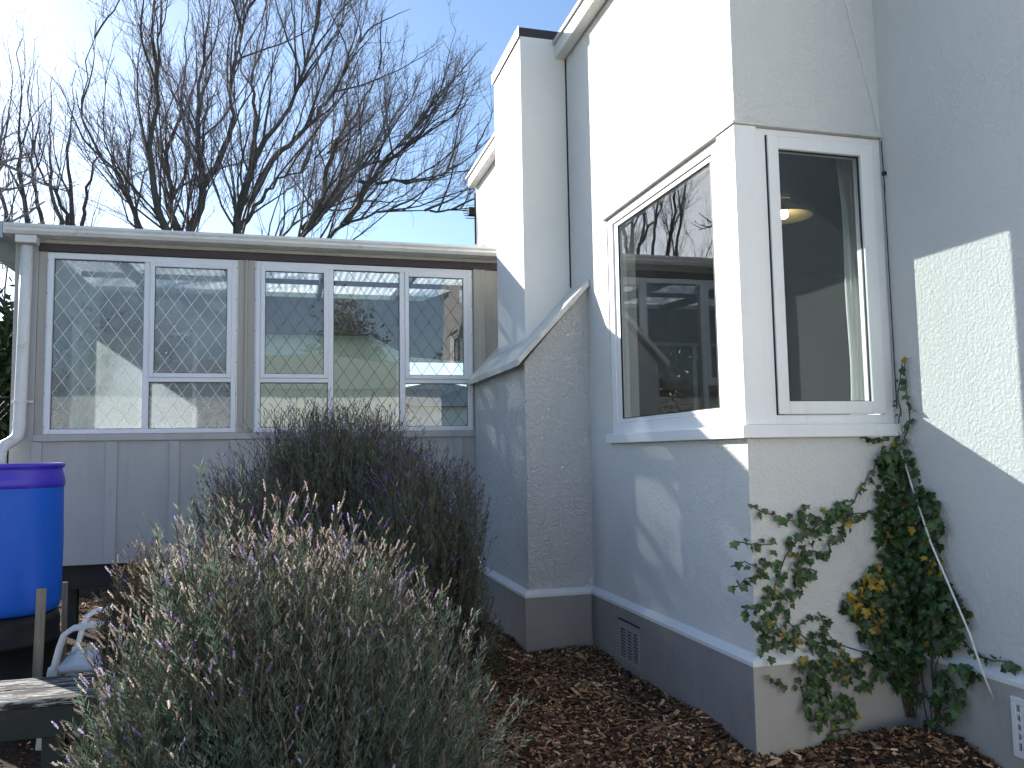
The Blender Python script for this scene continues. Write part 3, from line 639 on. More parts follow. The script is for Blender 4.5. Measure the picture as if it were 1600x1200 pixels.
# ------------------------------------------------------------------ lavender
def vary(base, n, amt):
    c = np.array(base)[None]*(1+amt*rng.standard_normal((n, 1)))*(1+.06*rng.standard_normal((n, 3))); return np.clip(c, .004, .9)
def pick(cols, probs, n, amt=.15):
    k = rng.choice(len(cols), n, p=probs); return np.clip(np.array(cols)[k]*(1+amt*rng.standard_normal((n, 1))), .004, .9)
def perp(T):
    r = rng.standard_normal(T.shape); r -= (r*T).sum(-1, keepdims=True)*T; return norm(r)
def lavender(label, c, R, nshoot, nstalk, cols, probs, dead=.1, slen=(.14, .30), seed=0, lean=(0, 0), leafcol=(.095,.125,.085), zc=.16):
    global rng; rng = np.random.default_rng(seed)
    cx, cy_ = c; root = empty('lavender_bush', (cx, cy_, 0), label, 'lavender', 'lavender bushes in the bed')
    def dome(n, lo=.0, phimin=-.12):
        a = rng.uniform(0, 2*np.pi, n); s_ = rng.uniform(phimin, 1, n); cph = np.sqrt(np.maximum(1-s_*s_, 0))
        d = np.stack([cph*np.cos(a), cph*np.sin(a), s_], 1)
        lump = 1+.10*np.sin(3*a+seed)*cph+.08*np.sin(7*a+5*s_+seed*2)+.05*np.sin(11*a-9*s_)
        rr = rng.uniform(lo, 1, n)**.5 if lo < 1 else np.ones(n)
        return d, lump*rr
    # leafy shoots
    nc = max(30, nshoot//24); dc, lc_ = dome(nc, .8, -.12 if zc < .3 else -.55); ci = rng.integers(0, nc, nshoot)
    d = norm(dc[ci]+.15*rng.standard_normal((nshoot, 3))); lm = lc_[ci]*(1+.13*rng.standard_normal(nc))[ci]*rng.uniform(.80, 1.03, nshoot)
    tip = np.stack([cx+d[:, 0]*R[0]*lm+lean[0]*np.maximum(d[:, 2], 0), cy_+d[:, 1]*R[1]*lm+lean[1]*np.maximum(d[:, 2], 0), np.maximum(.08, zc+d[:, 2]*(R[2]-zc)*lm)], 1)
    base = np.stack([cx+.22*R[0]*d[:, 0]+.05*rng.standard_normal(nshoot), cy_+.22*R[1]*d[:, 1]+.05*rng.standard_normal(nshoot), gh(cx, cy_)+np.zeros(nshoot)+.02], 1)
    mid = base*.45+tip*.55+np.stack([.10*d[:, 0], .10*d[:, 1], -.04+0*d[:, 2]], 1)
    outd = norm(tip-mid)
    stem = MB(); sel = rng.random(nshoot) < .5
    tt = np.linspace(0, 1, 6)[None, :, None]
    Q = (1-tt)**2*base[:, None]+2*tt*(1-tt)*mid[:, None]+tt**2*tip[:, None]
    Vv, F = tubes(Q[sel], np.linspace(.0045, .0012, 6)[None].repeat(sel.sum(), 0), 3)
    stem.add(Vv, F, rep(vary((.075,.06,.045), sel.sum(), .2), 18))
    # leaves on outer part of each shoot
    nl = 46
    t = 1-.42*rng.random((nshoot, nl))**1.25; t3 = t[..., None]
    Pl = ((1-t3)**2*base[:, None]+2*t3*(1-t3)*mid[:, None]+t3**2*tip[:, None]).reshape(-1, 3)
    Tg = norm((2*(1-t3)*(mid-base)[:, None]+2*t3*(tip-mid)[:, None]).reshape(-1, 3))
    Tl = norm(Tg*rng.uniform(.5, 1.3, (len(Pl), 1))+perp(Tg)*.68+np.array([0, 0, .12]))
    W = perp(Tl); Ln = rng.uniform(.022, .044, len(Pl)); Wi = rng.uniform(.0034, .0056, len(Pl))
    lc = vary(leafcol, nshoot, .2).repeat(nl, 0)*(1+.15*rng.standard_normal((len(Pl), 1)))
    dd = rng.random(nshoot) < dead; lc[dd.repeat(nl)] = vary((.12,.09,.065), dd.sum()*nl, .25)
    fo = MB(); Vv, F = blades(Pl, Tl, W, Ln, Wi); fo.add(Vv, F, rep(np.clip(lc, .01, .5), 4))
    # flower stalks
    ci2 = rng.integers(0, nc, nstalk); d2 = norm(dc[ci2]+.19*rng.standard_normal((nstalk, 3))); d2[:, 2] = np.abs(d2[:, 2]); l2 = np.minimum(lc_[ci2]*1.06, 1.12)*rng.uniform(.9, 1.03, nstalk); kp = rng.random(nstalk) < np.clip(.05+1.3*d2[:, 2]**1.7, 0, 1); d2, l2 = d2[kp], l2[kp]; nstalk = len(l2)
    st0 = np.stack([cx+d2[:, 0]*R[0]*l2*.93+lean[0]*d2[:, 2], cy_+d2[:, 1]*R[1]*l2*.93+lean[1]*d2[:, 2], zc+d2[:, 2]*(R[2]-zc)*l2*.93], 1)
    sdn = norm(d2*.38+np.array([0, 0, 1.0])+.11*rng.standard_normal((nstalk, 3)))
    Ls = rng.uniform(*slen, nstalk)*(1+.15*rng.standard_normal(nstalk))
    bend = perp(sdn)*.05
    tt = np.linspace(0, 1, 5)[None, :, None]
    Q = st0[:, None]+sdn[:, None]*Ls[:, None, None]*tt+bend[:, None]*(tt**2)*np.array([1, 1, .4])
    Vv, F = tubes(Q, np.full((nstalk, 5), .0013), 3)
    stk = MB(); stk.add(Vv, F, rep(pick([(.12,.145,.095), (.15,.135,.095), (.085,.105,.07)], [.45, .22, .33], nstalk), 15))
    # flower spikes: small bracts packed round the stalk end
    dirn = norm(Q[:, -1]-Q[:, -2]); SL = rng.uniform(.026, .050, nstalk); nb = 24
    h = (np.arange(nb)/nb)[None]+rng.uniform(-.02, .02, (nstalk, nb))
    keep = rng.random((nstalk, nb)) < np.where(h < .18, .45, .95)
    an = np.arange(nb)[None]*2.4+rng.uniform(0, 6, (nstalk, 1))
    u1 = perp(dirn); u2 = np.cross(dirn, u1)
    rad = (np.cos(an)[..., None]*u1[:, None]+np.sin(an)[..., None]*u2[:, None])
    Pb = Q[:, -1][:, None]+dirn[:, None]*(h*SL[:, None])[..., None]
    Tb = norm(rad*.6+dirn[:, None]*.9); Wb = np.cross(Tb, np.broadcast_to(dirn[:, None], Tb.shape)); Wb = norm(Wb)
    kk = keep.ravel(); Pb = Pb.reshape(-1, 3)[kk]; Tb = Tb.reshape(-1, 3)[kk]; Wb = Wb.reshape(-1, 3)[kk]
    fc_ = pick(cols, probs, nstalk, .15).repeat(nb, 0)[kk]*(1+.18*rng.standard_normal((kk.sum(), 1)))
    sp = MB(); Vv, F = blades(Pb, Tb, Wb, rng.uniform(.0055, .0095, kk.sum()), rng.uniform(.0032, .0056, kk.sum()), .55); sp.add(Vv, F, rep(np.clip(fc_, .01, .9), 4))
    fo.build('foliage', M['leaf'], root); stem.build('woody_stem', M['stalk'], root); stk.build('flower_stalk', M['stalk'], root); sp.build('flower_head', M['spike'], root)
BR, BE, PU, DP, LI = (.24,.195,.165), (.46,.40,.35), (.14,.095,.25), (.075,.052,.105), (.42,.36,.55)
lavender('large round lavender bush nearest the camera with dry beige flower spikes', (.015, 3.14), (.67, .72, 1.14), 5000, 4800, [BR, BE, PU, LI, DP], [.42, .34, .06, .11, .07], .07, (.10, .21), 3, leafcol=(.125,.165,.128))
lavender('tall lavender bush in front of the leaded window with purple spikes', (.33, 5.70), (.72, .5, 1.76), 4600, 3400, [DP, (.23,.15,.40), BR, (.20,.165,.14)], [.22, .32, .22, .24], .10, (.09, .18), 5, leafcol=(.125,.15,.11), zc=.95)
lavender('lavender bush with purple spikes against the foot of the chimney', (.80, 5.20), (.42, .45, 1.43), 2900, 2200, [DP, (.23,.15,.40), BR, LI], [.20, .42, .33, .05], .08, (.08, .17), 8, leafcol=(.125,.15,.11), zc=.65)
lavender('low lavender bush behind the front one, reaching left over the wall boards', (-.16, 5.30), (.54, .42, 1.26), 2000, 1500, [DP, BR, PU], [.40, .38, .22], .15, (.10, .2), 13, leafcol=(.115,.14,.10))
lavender('dried brown lavender bush leaning over the end of the bench', (-.62, 4.52), (.28, .30, 1.0), 1600, 700, [BR, (.14,.11,.095), PU, LI], [.5, .38, .07, .05], .85, (.06, .14), 21)

# ------------------------------------------------------------------ ivy
IVY_FRONT_AREAS = [
[(3.039, 1.474), (3.156, 1.523), (3.172, 1.147), (3.178, 0.643), (3.194, 0.278), (3.223, 0.112), (3.07, 0.224), (2.961, 0.363), (2.872, 0.5), (2.822, 0.634), (2.753, 0.654), (2.83, 0.78), (2.913, 0.858), (2.994, 0.887), (3.003, 1.153)] ,
[(2.548, 1.202), (2.818, 1.226), (2.847, 1.059), (2.685, 0.935), (2.495, 0.912), (2.444, 1.011)] ,
[(2.294, 0.954), (2.532, 0.91), (2.643, 0.856), (2.487, 0.752), (2.482, 0.656), (2.51, 0.495), (2.289, 0.465), (2.209, 0.675), (2.194, 0.738), (2.303, 0.763)] ,
[(2.455, 0.5), (2.608, 0.568), (2.812, 0.472), (2.967, 0.46), (2.957, 0.299), (2.76, 0.252), (2.793, 0.153), (2.635, 0.042), (2.527, 0.116), (2.447, 0.343)] ,
]
IVY_SIDE_AREAS = [
[(3.733, 1.523), (3.65, 1.488), (3.607, 1.338), (3.442, 1.215), (3.432, 1.073), (3.484, 0.942), (3.393, 0.798), (3.322, 0.687), (3.374, 0.526), (3.459, 0.477), (3.64, 0.339), (3.673, 0.493), (3.714, 1.15)] ,
[(3.379, 0.464), (3.283, 0.457), (3.229, 0.441), (3.317, 0.27), (3.399, 0.217), (3.496, 0.005), (3.559, -0.0), (3.594, 0.098), (3.523, 0.181), (3.487, 0.377)] ,
]
IVY_FRONT_RUNNERS = [
[(2.259, 1.212), (2.359, 1.169), (2.506, 1.122), (2.581, 1.119)] ,
[(2.164, 1.04), (2.279, 1.012), (2.407, 1.013)] ,
[(2.774, 1.145), (2.855, 1.192), (2.919, 1.273), (3.018, 1.389), (3.062, 1.449)] ,
[(2.832, 1.143), (2.931, 1.149), (3.019, 1.159)] ,
[(2.14, 0.911), (2.22, 0.926), (2.31, 0.905)] ,
[(2.132, 0.799), (2.179, 0.818), (2.217, 0.853), (2.289, 0.853)] ,
[(2.635, 0.863), (2.568, 0.876), (2.494, 0.896)] ,
[(2.632, 0.656), (2.672, 0.563), (2.735, 0.462)] ,
[(2.285, 0.372), (2.337, 0.337), (2.397, 0.291)] ,
[(2.419, 0.518), (2.477, 0.577), (2.562, 0.625), (2.632, 0.656)] ,
[(2.637, 0.073), (2.743, 0.078), (2.804, 0.018)] ,
[(2.936, 1.55), (3.035, 1.538), (3.136, 1.534)] ,
[(2.199, 0.691), (2.235, 0.704), (2.301, 0.716)] ,
]
IVY_SIDE_RUNNERS = [
[(3.745, 1.523), (3.705, 1.659), (3.713, 1.797), (3.675, 1.915), (3.646, 1.99)] ,
[(3.687, 1.522), (3.63, 1.656), (3.652, 1.793), (3.653, 1.964)] ,
[(3.419, 0.592), (3.308, 0.51), (3.197, 0.5), (3.033, 0.515)] ,
[(3.483, 0.831), (3.405, 0.78), (3.373, 0.678)] ,
]

def ivy_leaf_shape():
    prof = [(0, 0), (.22, -.10), (.46, .02), (.36, .22), (.58, .42), (.27, .55), (0, 1.0)]
    left = [(-x, y) for x, y in prof[1:-1]][::-1]
    return np.array(prof+left)
ILS = ivy_leaf_shape(); NI = len(ILS)
ivy = empty('ivy', (2.9, 3.6, 0), 'dark green ivy with some yellow leaves climbing the corner under the front window', 'ivy')
def inpoly(p, poly):
    x, y = p; c = False; n = len(poly)
    for i in range(n):
        (x1, y1), (x2, y2) = poly[i], poly[(i+1) % n]
        if (y1 > y) != (y2 > y) and x < (x2-x1)*(y-y1)/(y2-y1)+x1: c = not c
    return c
rng = np.random.default_rng(4)
LP, LN, LU, LS, LC = [], [], [], [], []
def plane_pt(side, a, z):
    # point just outside wall or plinth
    pz = .045 if z < .47 else 0
    if side: return np.array([XC-pz-.004, a, z]), np.array([-1., 0, 0])
    y = YF-pz-.004
    return np.array([a, y, z]), np.array([0, -1., 0])
def put_leaf(side, a, z, size, yellow, depth):
    p, nrm = plane_pt(side, a, z); p = p+nrm*depth
    nn = nrm*1.0+rng.standard_normal(3)*.42+np.array([0, 0, .30]); nn /= np.linalg.norm(nn)
    dn = np.array([0, 0, -1.])+rng.standard_normal(3)*.55; dn -= dn.dot(nn)*nn; dn /= np.linalg.norm(dn)
    LP.append(p); LN.append(nn); LU.append(dn); LS.append(size)
    if rng.random() < yellow: c = np.array([(.34,.22,.025), (.26,.20,.04), (.40,.27,.03)][rng.integers(3)])
    else: c = np.array([(.036,.076,.024), (.056,.108,.034), (.080,.140,.046), (.045,.062,.028)][rng.choice(4, p=[.35,.35,.15,.15])])
    LC.append(c*(1+.15*rng.standard_normal()))
def area(side, poly, dens, yellowf, dmax, size=(.035, .07)):
    P_ = np.array(poly); lo, hi = P_.min(0), P_.max(0); n = int(dens*np.prod(hi-lo))
    for _ in range(n):
        a, z = rng.uniform(lo, hi)
        if inpoly((a, z), poly): put_leaf(side, a, z, rng.uniform(*size), yellowf(a, z), rng.uniform(.004, dmax)*rng.uniform(.3, 1))
yf0 = lambda a, z: .45 if (2.74 < a < 3.0 and .55 < z < .95) else .03
yf1 = lambda a, z: .22
area(0, IVY_FRONT_AREAS[0], 2300, yf0, .12, (.03, .060)); area(0, IVY_FRONT_AREAS[1], 1300, lambda a, z: .02, .06, (.026, .052)); area(0, IVY_FRONT_AREAS[2], 1250, lambda a, z: .10, .06, (.024, .048)); area(0, IVY_FRONT_AREAS[3], 1350, lambda a, z: .04+.07*(z > .4), .06, (.026, .05))
area(1, IVY_SIDE_AREAS[0], 2300, lambda a, z: .03+.10*(.9 < z < 1.05), .13, (.03, .060)); area(1, IVY_SIDE_AREAS[1], 820, lambda a, z: .04, .07)
vine = MB()
def runner(side, L_, thin=False):
    P_ = np.array(L_); pts = []
    for (a, z), (a2, z2) in zip(P_[:-1], P_[1:]):
        k = max(2, int(np.hypot(a2-a, z2-z)/.022))
        for i in range(k):
            t = i/k; pts.append((a+(a2-a)*t+rng.normal()*.004, z+(z2-z)*t+rng.normal()*.004))
    w = [plane_pt(side, a, z)[0]+plane_pt(side, a, z)[1]*.012 for a, z in pts]
    vine.tube(w, np.linspace(.004, .0022, len(w)), 5)
    for a, z in pts:
        if rng.random() < (.5 if thin else .92): put_leaf(side, a+rng.normal()*.012, z+rng.normal()*.012, rng.uniform(.018, .036) if thin else rng.uniform(.026, .048), .04, .02)
for L_ in IVY_FRONT_RUNNERS: runner(0, L_)
for i, L_ in enumerate(IVY_SIDE_RUNNERS): runner(1, L_, i == 0)
for k in range(14):   # main stems inside the mass
    side = k % 2; a0 = rng.uniform(3.06, 3.15) if not side else rng.uniform(3.52, 3.7); P_ = []
    a = a0
    for j in range(14): P_.append(plane_pt(side, a, .1+j*.1)[0]+plane_pt(side, a, .1)[1]*.012); a = np.clip(a+rng.normal()*.02, 3.04 if not side else 3.5, 3.16 if not side else 3.72)
    vine.tube(P_[:rng.integers(6, 10)], .004, 5)
def chain(pts): vine.tube([plane_pt(0, a, z)[0]+np.array([0, -.014, 0]) for a, z in pts], .0035, 5)
chain([(2.62, .1), (2.56, .35), (2.58, .5), (2.45, .62), (2.38, .8), (2.45, .95), (2.55, 1.05), (2.7, 1.12), (2.8, 1.15)]); chain([(3.05, .3), (2.85, .45), (2.7, .5), (2.6, .5)]); chain([(2.95, .5), (2.85, .7), (2.95, .85)])
LP, LN, LU, LS, LC = map(np.array, (LP, LN, LU, LS, LC)); LR = np.cross(LU, LN)
ux, uy = ILS[:, 0], ILS[:, 1]
fold = (np.abs(ux)*.28-.30*uy**2*.5)
V = LP[:, None]+LS[:, None, None]*(LR[:, None]*ux[None, :, None]+LU[:, None]*uy[None, :, None]-LN[:, None]*(fold[None, :, None]-.05))
cen = LP+LS[:, None]*LU*.38
V = np.concatenate([V, cen[:, None]], 1); K = NI+1
F = np.array([(i, (i+1) % NI, NI) for i in range(NI)]); F = (np.arange(len(LP))[:, None, None]*K+F[None]).reshape(-1, 3)
CC = LC[:, None]*np.ones((1, K, 1)); CC[:, NI] *= 1.25
lv = MB(); lv.add(V.reshape(-1, 3), F, np.clip(CC.reshape(-1, 3), .005, .6)); lv.build('foliage', M['ivy'], ivy); vine.build('stem', M['vine'], ivy)

# ------------------------------------------------------------------ mulch, litter, weeds, grass
rng = np.random.default_rng(9)
def free(x, y): return ~(((x > XA-P-.0) & (y > YF-P)) | (x > XC-P) | ((x > 1.70) & (y > 5.97)))
def chips(n, xr, yr, size, cols, probs, cond, lift=.012):
    x = rng.uniform(*xr, n); y = rng.uniform(*yr, n); k = free(x, y) & cond(x, y); x, y = x[k], y[k]; n = len(x)
    z = gh(x, y)+rng.uniform(-.003, lift, n)
    a = rng.uniform(0, 2*np.pi, n); tilt = rng.normal(0, .28, n); roll_ = rng.normal(0, .4, n)
    D = np.stack([np.cos(a)*np.cos(tilt), np.sin(a)*np.cos(tilt), np.sin(tilt)], 1)
    W = norm(np.cross(np.array([0, 0, 1.]), D)); U = np.cross(D, W); W2 = W*np.cos(roll_)[:, None]+U*np.sin(roll_)[:, None]; U2 = np.cross(D, W2)
    L_ = rng.uniform(*size, n)*rng.choice([.6, 1, 1.7], n, p=[.45,.4,.15]); Wd = L_*rng.uniform(.18, .5, n); Th = rng.uniform(.0015, .004, n)
    C = np.stack([x, y, z], 1); V = []
    for sx, sy_, sz in ((-1,-1,-1),(1,-.7,-1),(1,.6,-1),(-1,1,-1),(-1,-1,1),(1,-.7,1),(1,.6,1),(-1,1,1)):
        V.append(C+D*(L_/2*sx*(1+.15*sz*sy_))[:, None]+W2*(Wd/2*sy_)[:, None]+U2*(Th*sz)[:, None])
    V = np.stack(V, 1).reshape(-1, 3); f = np.array([(0,3,2,1),(4,5,6,7),(0,1,5,4),(1,2,6,5),(2,3,7,6),(3,0,4,7)])
    F = (np.arange(n)[:, None, None]*8+f[None]).reshape(-1, 4)
    return V, F, rep(pick(cols, probs, n, .25), 8)
mc = [(.065,.036,.022), (.165,.086,.046), (.30,.165,.085), (.46,.285,.155), (.60,.44,.27)]
mu = MB()
mu.add(*chips(50000, (.0, 3.2), (2.6, 7.8), (.016, .042), mc, [.34,.33,.20,.09,.04], lambda x, y: x > .0))
mu.add(*chips(3000, (.0, 3.2), (2.6, 7.8), (.036, .062), mc, [.30,.34,.22,.10,.04], lambda x, y: x > .0, .02))
mu.add(*chips(9000, (.0, 3.2), (2.6, 7.8), (.008, .018), [(.02,.014,.010), (.05,.03,.02), (.50,.38,.24)], [.45,.4,.15], lambda x, y: x > .0, .02))
mu.add(*chips(7000, (-2.2, .0), (3.6, 7.6), (.010, .026), mc, [.45,.35,.13,.05,.02], lambda x, y: rng.random(len(x)) < .8))
mu.add(*chips(2600, (-2.2, 2.2), (8.0, 13), (.03, .07), [(.30,.12,.03), (.22,.12,.05), (.40,.26,.10)], [.4,.4,.2], lambda x, y: x > -9, .03))
tag(mu.build('bark_mulch', M['chip']), 'brown bark chip mulch covering the bed', 'mulch', kind='stuff')
def grasspatch(n, xr, yr, hr):
    x = rng.uniform(*xr, n); y = rng.uniform(*yr, n); p = np.stack([x, y, gh(x, y)], 1)
    t = norm(np.stack([rng.normal(0, .5, n), rng.normal(0, .5, n), np.ones(n)], 1)); return p, t, perp(t), rng.uniform(*hr, n), rng.uniform(.004, .007, n)
gr = MB(); a_ = [np.concatenate(q_) for q_ in zip(grasspatch(2600, (-3.5, -1.0), (5.9, 7.2), (.03, .09)), grasspatch(9000, (-6, 3), (11, 20), (.05, .14)))]
V, F = blades(*a_, .3); gr.add(V, F, rep(pick([(.05,.09,.02), (.09,.13,.035), (.14,.13,.06)], [.5,.35,.15], len(a_[0])), 4))
tag(gr.build('grass', M['leaf']), 'short green grass behind the bench and sunroom', 'grass', kind='stuff')
def fallen_leaf(x, y, s, col, rot, label):
    m = MB(); P_ = []; k = 11
    shape = [(0,0),(.25,.12),(.5,.05),(.42,.3),(.62,.5),(.35,.58),(.2,.85),(0,1),(-.22,.8),(-.38,.55),(-.6,.46),(-.4,.28),(-.48,.02),(-.22,.1)]
    for px, py in shape:
        cx_, cy_2 = px*math.cos(rot)-(py-.5)*math.sin(rot), px*math.sin(rot)+(py-.5)*math.cos(rot)
        P_.append((x+s*cx_, y+s*cy_2, float(gh(x, y))+.022+s*.55*(px*px+.4*(py-.5)**2)))
    P_.append((x, y, float(gh(x, y))+.02)); nn = len(shape)
    m.add(P_, [(i, (i+1) % nn, nn) for i in range(nn)], col); o = m.build('fallen_leaf', M['leaf']); md = o.modifiers.new('solid', 'SOLIDIFY'); md.thickness = .0015
    tag(o, label, 'leaf', 'fallen leaves on the bed')
fallen_leaf(.95, 5.0, .15, (.17,.07,.035), .6, 'large curled brown leaf on the mulch at the right foot of the front lavender')
fallen_leaf(.86, 4.62, .10, (.15,.065,.035), 2.6, 'smaller brown leaf on the mulch close to the front lavender')
fallen_leaf(-.93, 4.95, .09, (.30,.20,.12), 1.2, 'pale dry leaf on the soil behind the bench leg')
def weed(x, y, h, label, n=60, sd_=1):
    r_ = empty('weed', (x, y, 0), label, 'weed', 'small weeds in the mulch'); z = float(gh(x, y))
    k = 7; m = MB(); Pp = []; Tt = []
    for i in range(k):
        a = i*2*math.pi/k+sd_; tip = np.array([x+h*.45*math.cos(a), y+h*.45*math.sin(a), z+h*rng.uniform(.6, 1.05)]); b0 = np.array([x, y, z])
        m.tube([b0, b0*.5+tip*.5+np.array([0, 0, .02]), tip], .0015, 4)
        for j in range(n//k):
            t = rng.uniform(.25, 1); Pp.append(b0+(tip-b0)*t); Tt.append((tip-b0)/np.linalg.norm(tip-b0))
    m.build('stem', M['vine'], r_); Pp = np.array(Pp); Tt = norm(np.array(Tt)*.5+perp(np.array(Tt))*.9)
    l = MB(); V, F = blades(Pp, Tt, perp(Tt), rng.uniform(.022, .045, len(Pp)), rng.uniform(.006, .012, len(Pp))); l.add(V, F, rep(pick([(.05,.10,.035), (.08,.13,.05)], [.6,.4], len(Pp)), 4)); l.build('foliage', M['leaf'], r_)
weed(1.44, 5.68, .17, 'small leafy weed in the mulch nearest the plinth corner', 60, 1)
weed(1.34, 5.38, .15, 'low grey green weed in the mulch right of the lavender', 60, 2)

# ------------------------------------------------------------------ bare trees
STEMS = [
(0.2, [(-1.34, 19.0, 3.67), (-2.16, 18.7, 5.85), (-2.58, 18.4, 6.45), (-2.7, 18.1, 7.04), (-2.77, 17.8, 8.09), (-2.58, 17.5, 8.86), (-2.54, 17.2, 9.93), (-2.28, 16.9, 11.14)]) ,
(0.15, [(-1.34, 19.0, 3.67), (-2.09, 19.3, 5.71), (-2.43, 19.6, 6.49), (-2.67, 19.9, 7.61), (-2.76, 20.2, 8.62), (-2.5, 20.5, 10.02), (-2.48, 20.8, 11.44), (-2.39, 21.1, 13.44)]) ,
(0.2, [(-1.34, 19.0, 3.67), (-1.93, 19.06, 5.8), (-2.11, 19.12, 6.53), (-1.86, 19.18, 7.58), (-2.02, 19.24, 8.93), (-2.02, 19.3, 10.15), (-1.83, 19.36, 11.42), (-1.79, 19.42, 13.01)]) ,
(0.11, [(-1.85, 19.0, 7.53), (-1.47, 18.72, 8.19), (-1.23, 18.44, 8.54), (-1.18, 18.16, 9.57), (-0.98, 17.88, 10.75), (-0.91, 17.6, 11.75)]) ,
(0.2, [(-1.34, 19.0, 3.67), (-1.24, 18.68, 5.46), (-1.07, 18.37, 6.39), (-0.89, 18.05, 7.29), (-0.69, 17.74, 7.89), (-0.17, 17.43, 8.51), (0.21, 17.11, 9.39), (0.46, 16.8, 10.36), (0.58, 16.48, 11.17)]) ,
(0.12, [(-0.93, 19.0, 7.15), (-0.46, 19.14, 8.2), (0.25, 19.28, 8.99), (0.84, 19.42, 9.88), (1.45, 19.56, 11.13), (1.69, 19.7, 12.2)]) ,
(0.1, [(-0.94, 19.0, 7.59), (-0.79, 19.56, 9.01), (-0.87, 20.12, 10.49), (-0.6, 20.68, 12.1), (-0.47, 21.24, 13.96)]) ,
(0.08, [(-1.11, 19.0, 6.55), (-0.66, 19.06, 7.26), (-0.15, 19.11, 7.91), (0.03, 19.17, 7.99), (0.47, 19.22, 8.19), (0.98, 19.28, 8.82)]) ,
(0.16, [(-1.34, 19.0, 3.67), (-0.44, 18.84, 5.38), (0.25, 18.68, 6.47), (0.66, 18.52, 7.11), (1.29, 18.36, 7.76), (2.2, 18.2, 8.3), (2.91, 18.04, 9.19), (3.19, 17.88, 9.98)]) ,
(0.11, [(0.32, 19.0, 6.66), (0.77, 19.5, 7.8), (1.02, 20.01, 9.02), (1.68, 20.51, 10.26), (2.3, 21.02, 11.75), (2.53, 21.52, 13.1)]) ,
(0.13, [(-1.34, 19.0, 3.67), (-0.02, 19.14, 5.39), (0.86, 19.28, 6.56), (1.43, 19.42, 7.04), (2.83, 19.56, 7.43), (3.64, 19.7, 7.46), (4.4, 19.84, 7.66)]) ,
(0.1, [(1.26, 19.0, 6.84), (1.94, 18.44, 7.91), (2.59, 17.88, 8.43), (3.29, 17.32, 8.79), (3.65, 16.76, 8.95)]) ,
(0.09, [(-1.34, 19.0, 3.67), (-0.73, 19.56, 5.52), (-0.25, 20.12, 6.62), (0.27, 20.68, 7.33), (0.92, 21.24, 7.86), (1.78, 21.8, 8.34)]) ,
(0.13, [(-1.34, 19.0, 3.67), (-2.43, 18.88, 5.46), (-3.05, 18.76, 6.38), (-3.39, 18.64, 7.3), (-3.87, 18.52, 7.92), (-4.15, 18.4, 8.68), (-4.05, 18.28, 9.74), (-3.92, 18.16, 10.67)]) ,
(0.1, [(-1.34, 19.0, 3.67), (-2.64, 19.42, 5.71), (-3.36, 19.84, 6.73), (-3.54, 20.26, 7.67), (-4.18, 20.68, 8.37), (-4.66, 21.1, 9.19), (-5.06, 21.52, 10.52)]) ,
(0.07, [(1.55, 19.0, 7.89), (2.87, 18.81, 7.88), (3.68, 18.63, 8.18), (4.38, 18.44, 8.79)]) ,
]
STEMS_LEFT = [
(0.17, [(-5.91, 22.0, 3.33), (-5.96, 21.77, 6.09), (-5.99, 21.53, 7.04), (-6.13, 21.3, 8.13), (-6.13, 21.07, 9.28), (-6.12, 20.83, 10.42), (-5.99, 20.6, 11.25)]) ,
(0.1, [(-6.02, 22.0, 6.14), (-5.98, 22.35, 7.51), (-6.26, 22.7, 9.08), (-6.27, 23.05, 10.39), (-6.43, 23.4, 11.74)]) ,
(0.2, [(-5.07, 22.0, 3.03), (-5.18, 22.12, 6.2), (-5.23, 22.23, 7.36), (-5.32, 22.35, 8.53), (-5.4, 22.47, 9.48), (-5.39, 22.58, 10.28), (-5.35, 22.7, 11.53)]) ,
(0.09, [(-5.16, 22.0, 6.5), (-5.27, 21.65, 7.51), (-5.76, 21.3, 8.47), (-5.89, 20.95, 9.26), (-6.21, 20.6, 9.84)]) ,
(0.1, [(-5.16, 22.0, 6.5), (-5.53, 22.42, 7.47), (-5.88, 22.84, 8.66), (-6.05, 23.26, 10.15), (-6.14, 23.68, 11.72)]) ,
(0.09, [(-5.16, 22.0, 6.5), (-4.88, 21.82, 7.26), (-4.75, 21.65, 8.18), (-4.57, 21.48, 9.26), (-4.42, 21.3, 10.33)]) ,
(0.12, [(-5.96, 22.0, 4.89), (-6.51, 22.21, 6.8), (-6.89, 22.42, 8.12), (-7.29, 22.63, 9.79), (-7.48, 22.84, 11.53)]) ,
(0.12, [(-5.93, 22.0, 3.95), (-6.6, 22.19, 5.21), (-7.23, 22.37, 6.17), (-8.03, 22.56, 7.61)]) ,
]

def grow(par, per, Lr, up_, out_, jit, k, tmin, seedc, taper=1.0, wig=.10):
    # children of polylines par (n,m,3): returns (N,k,3)
    n, m, _ = par.shape
    cnt = per if np.ndim(per) else np.full(n, per)
    idx = np.repeat(np.arange(n), cnt); N_ = len(idx)
    t = rng.uniform(tmin, 1, N_)*(m-1); i0 = np.minimum(t.astype(int), m-2); fr = (t-i0)[:, None]
    P0 = par[idx, i0]*(1-fr)+par[idx, i0+1]*fr; Tg = norm(par[idx, i0+1]-par[idx, i0])
    o = P0-seedc; o = norm(o)
    d = norm(Tg*.75+o*out_+np.array([0, 0, up_])+jit*rng.standard_normal((N_, 3)))
    plen = np.linalg.norm(np.diff(par, axis=1), axis=2).sum(1)[idx]
    L_ = rng.uniform(*Lr, N_)*np.minimum(1, plen*.6+.1)*(1-.35*(t/(m-1)))
    pts = [P0]; dd = d
    for j in range(k-1):
        dd = norm(dd+np.array([0, 0, .10*up_+.04])+wig*rng.standard_normal((N_, 3))); pts.append(pts[-1]+dd*(L_/(k-1))[:, None])
    return np.stack(pts, 1)
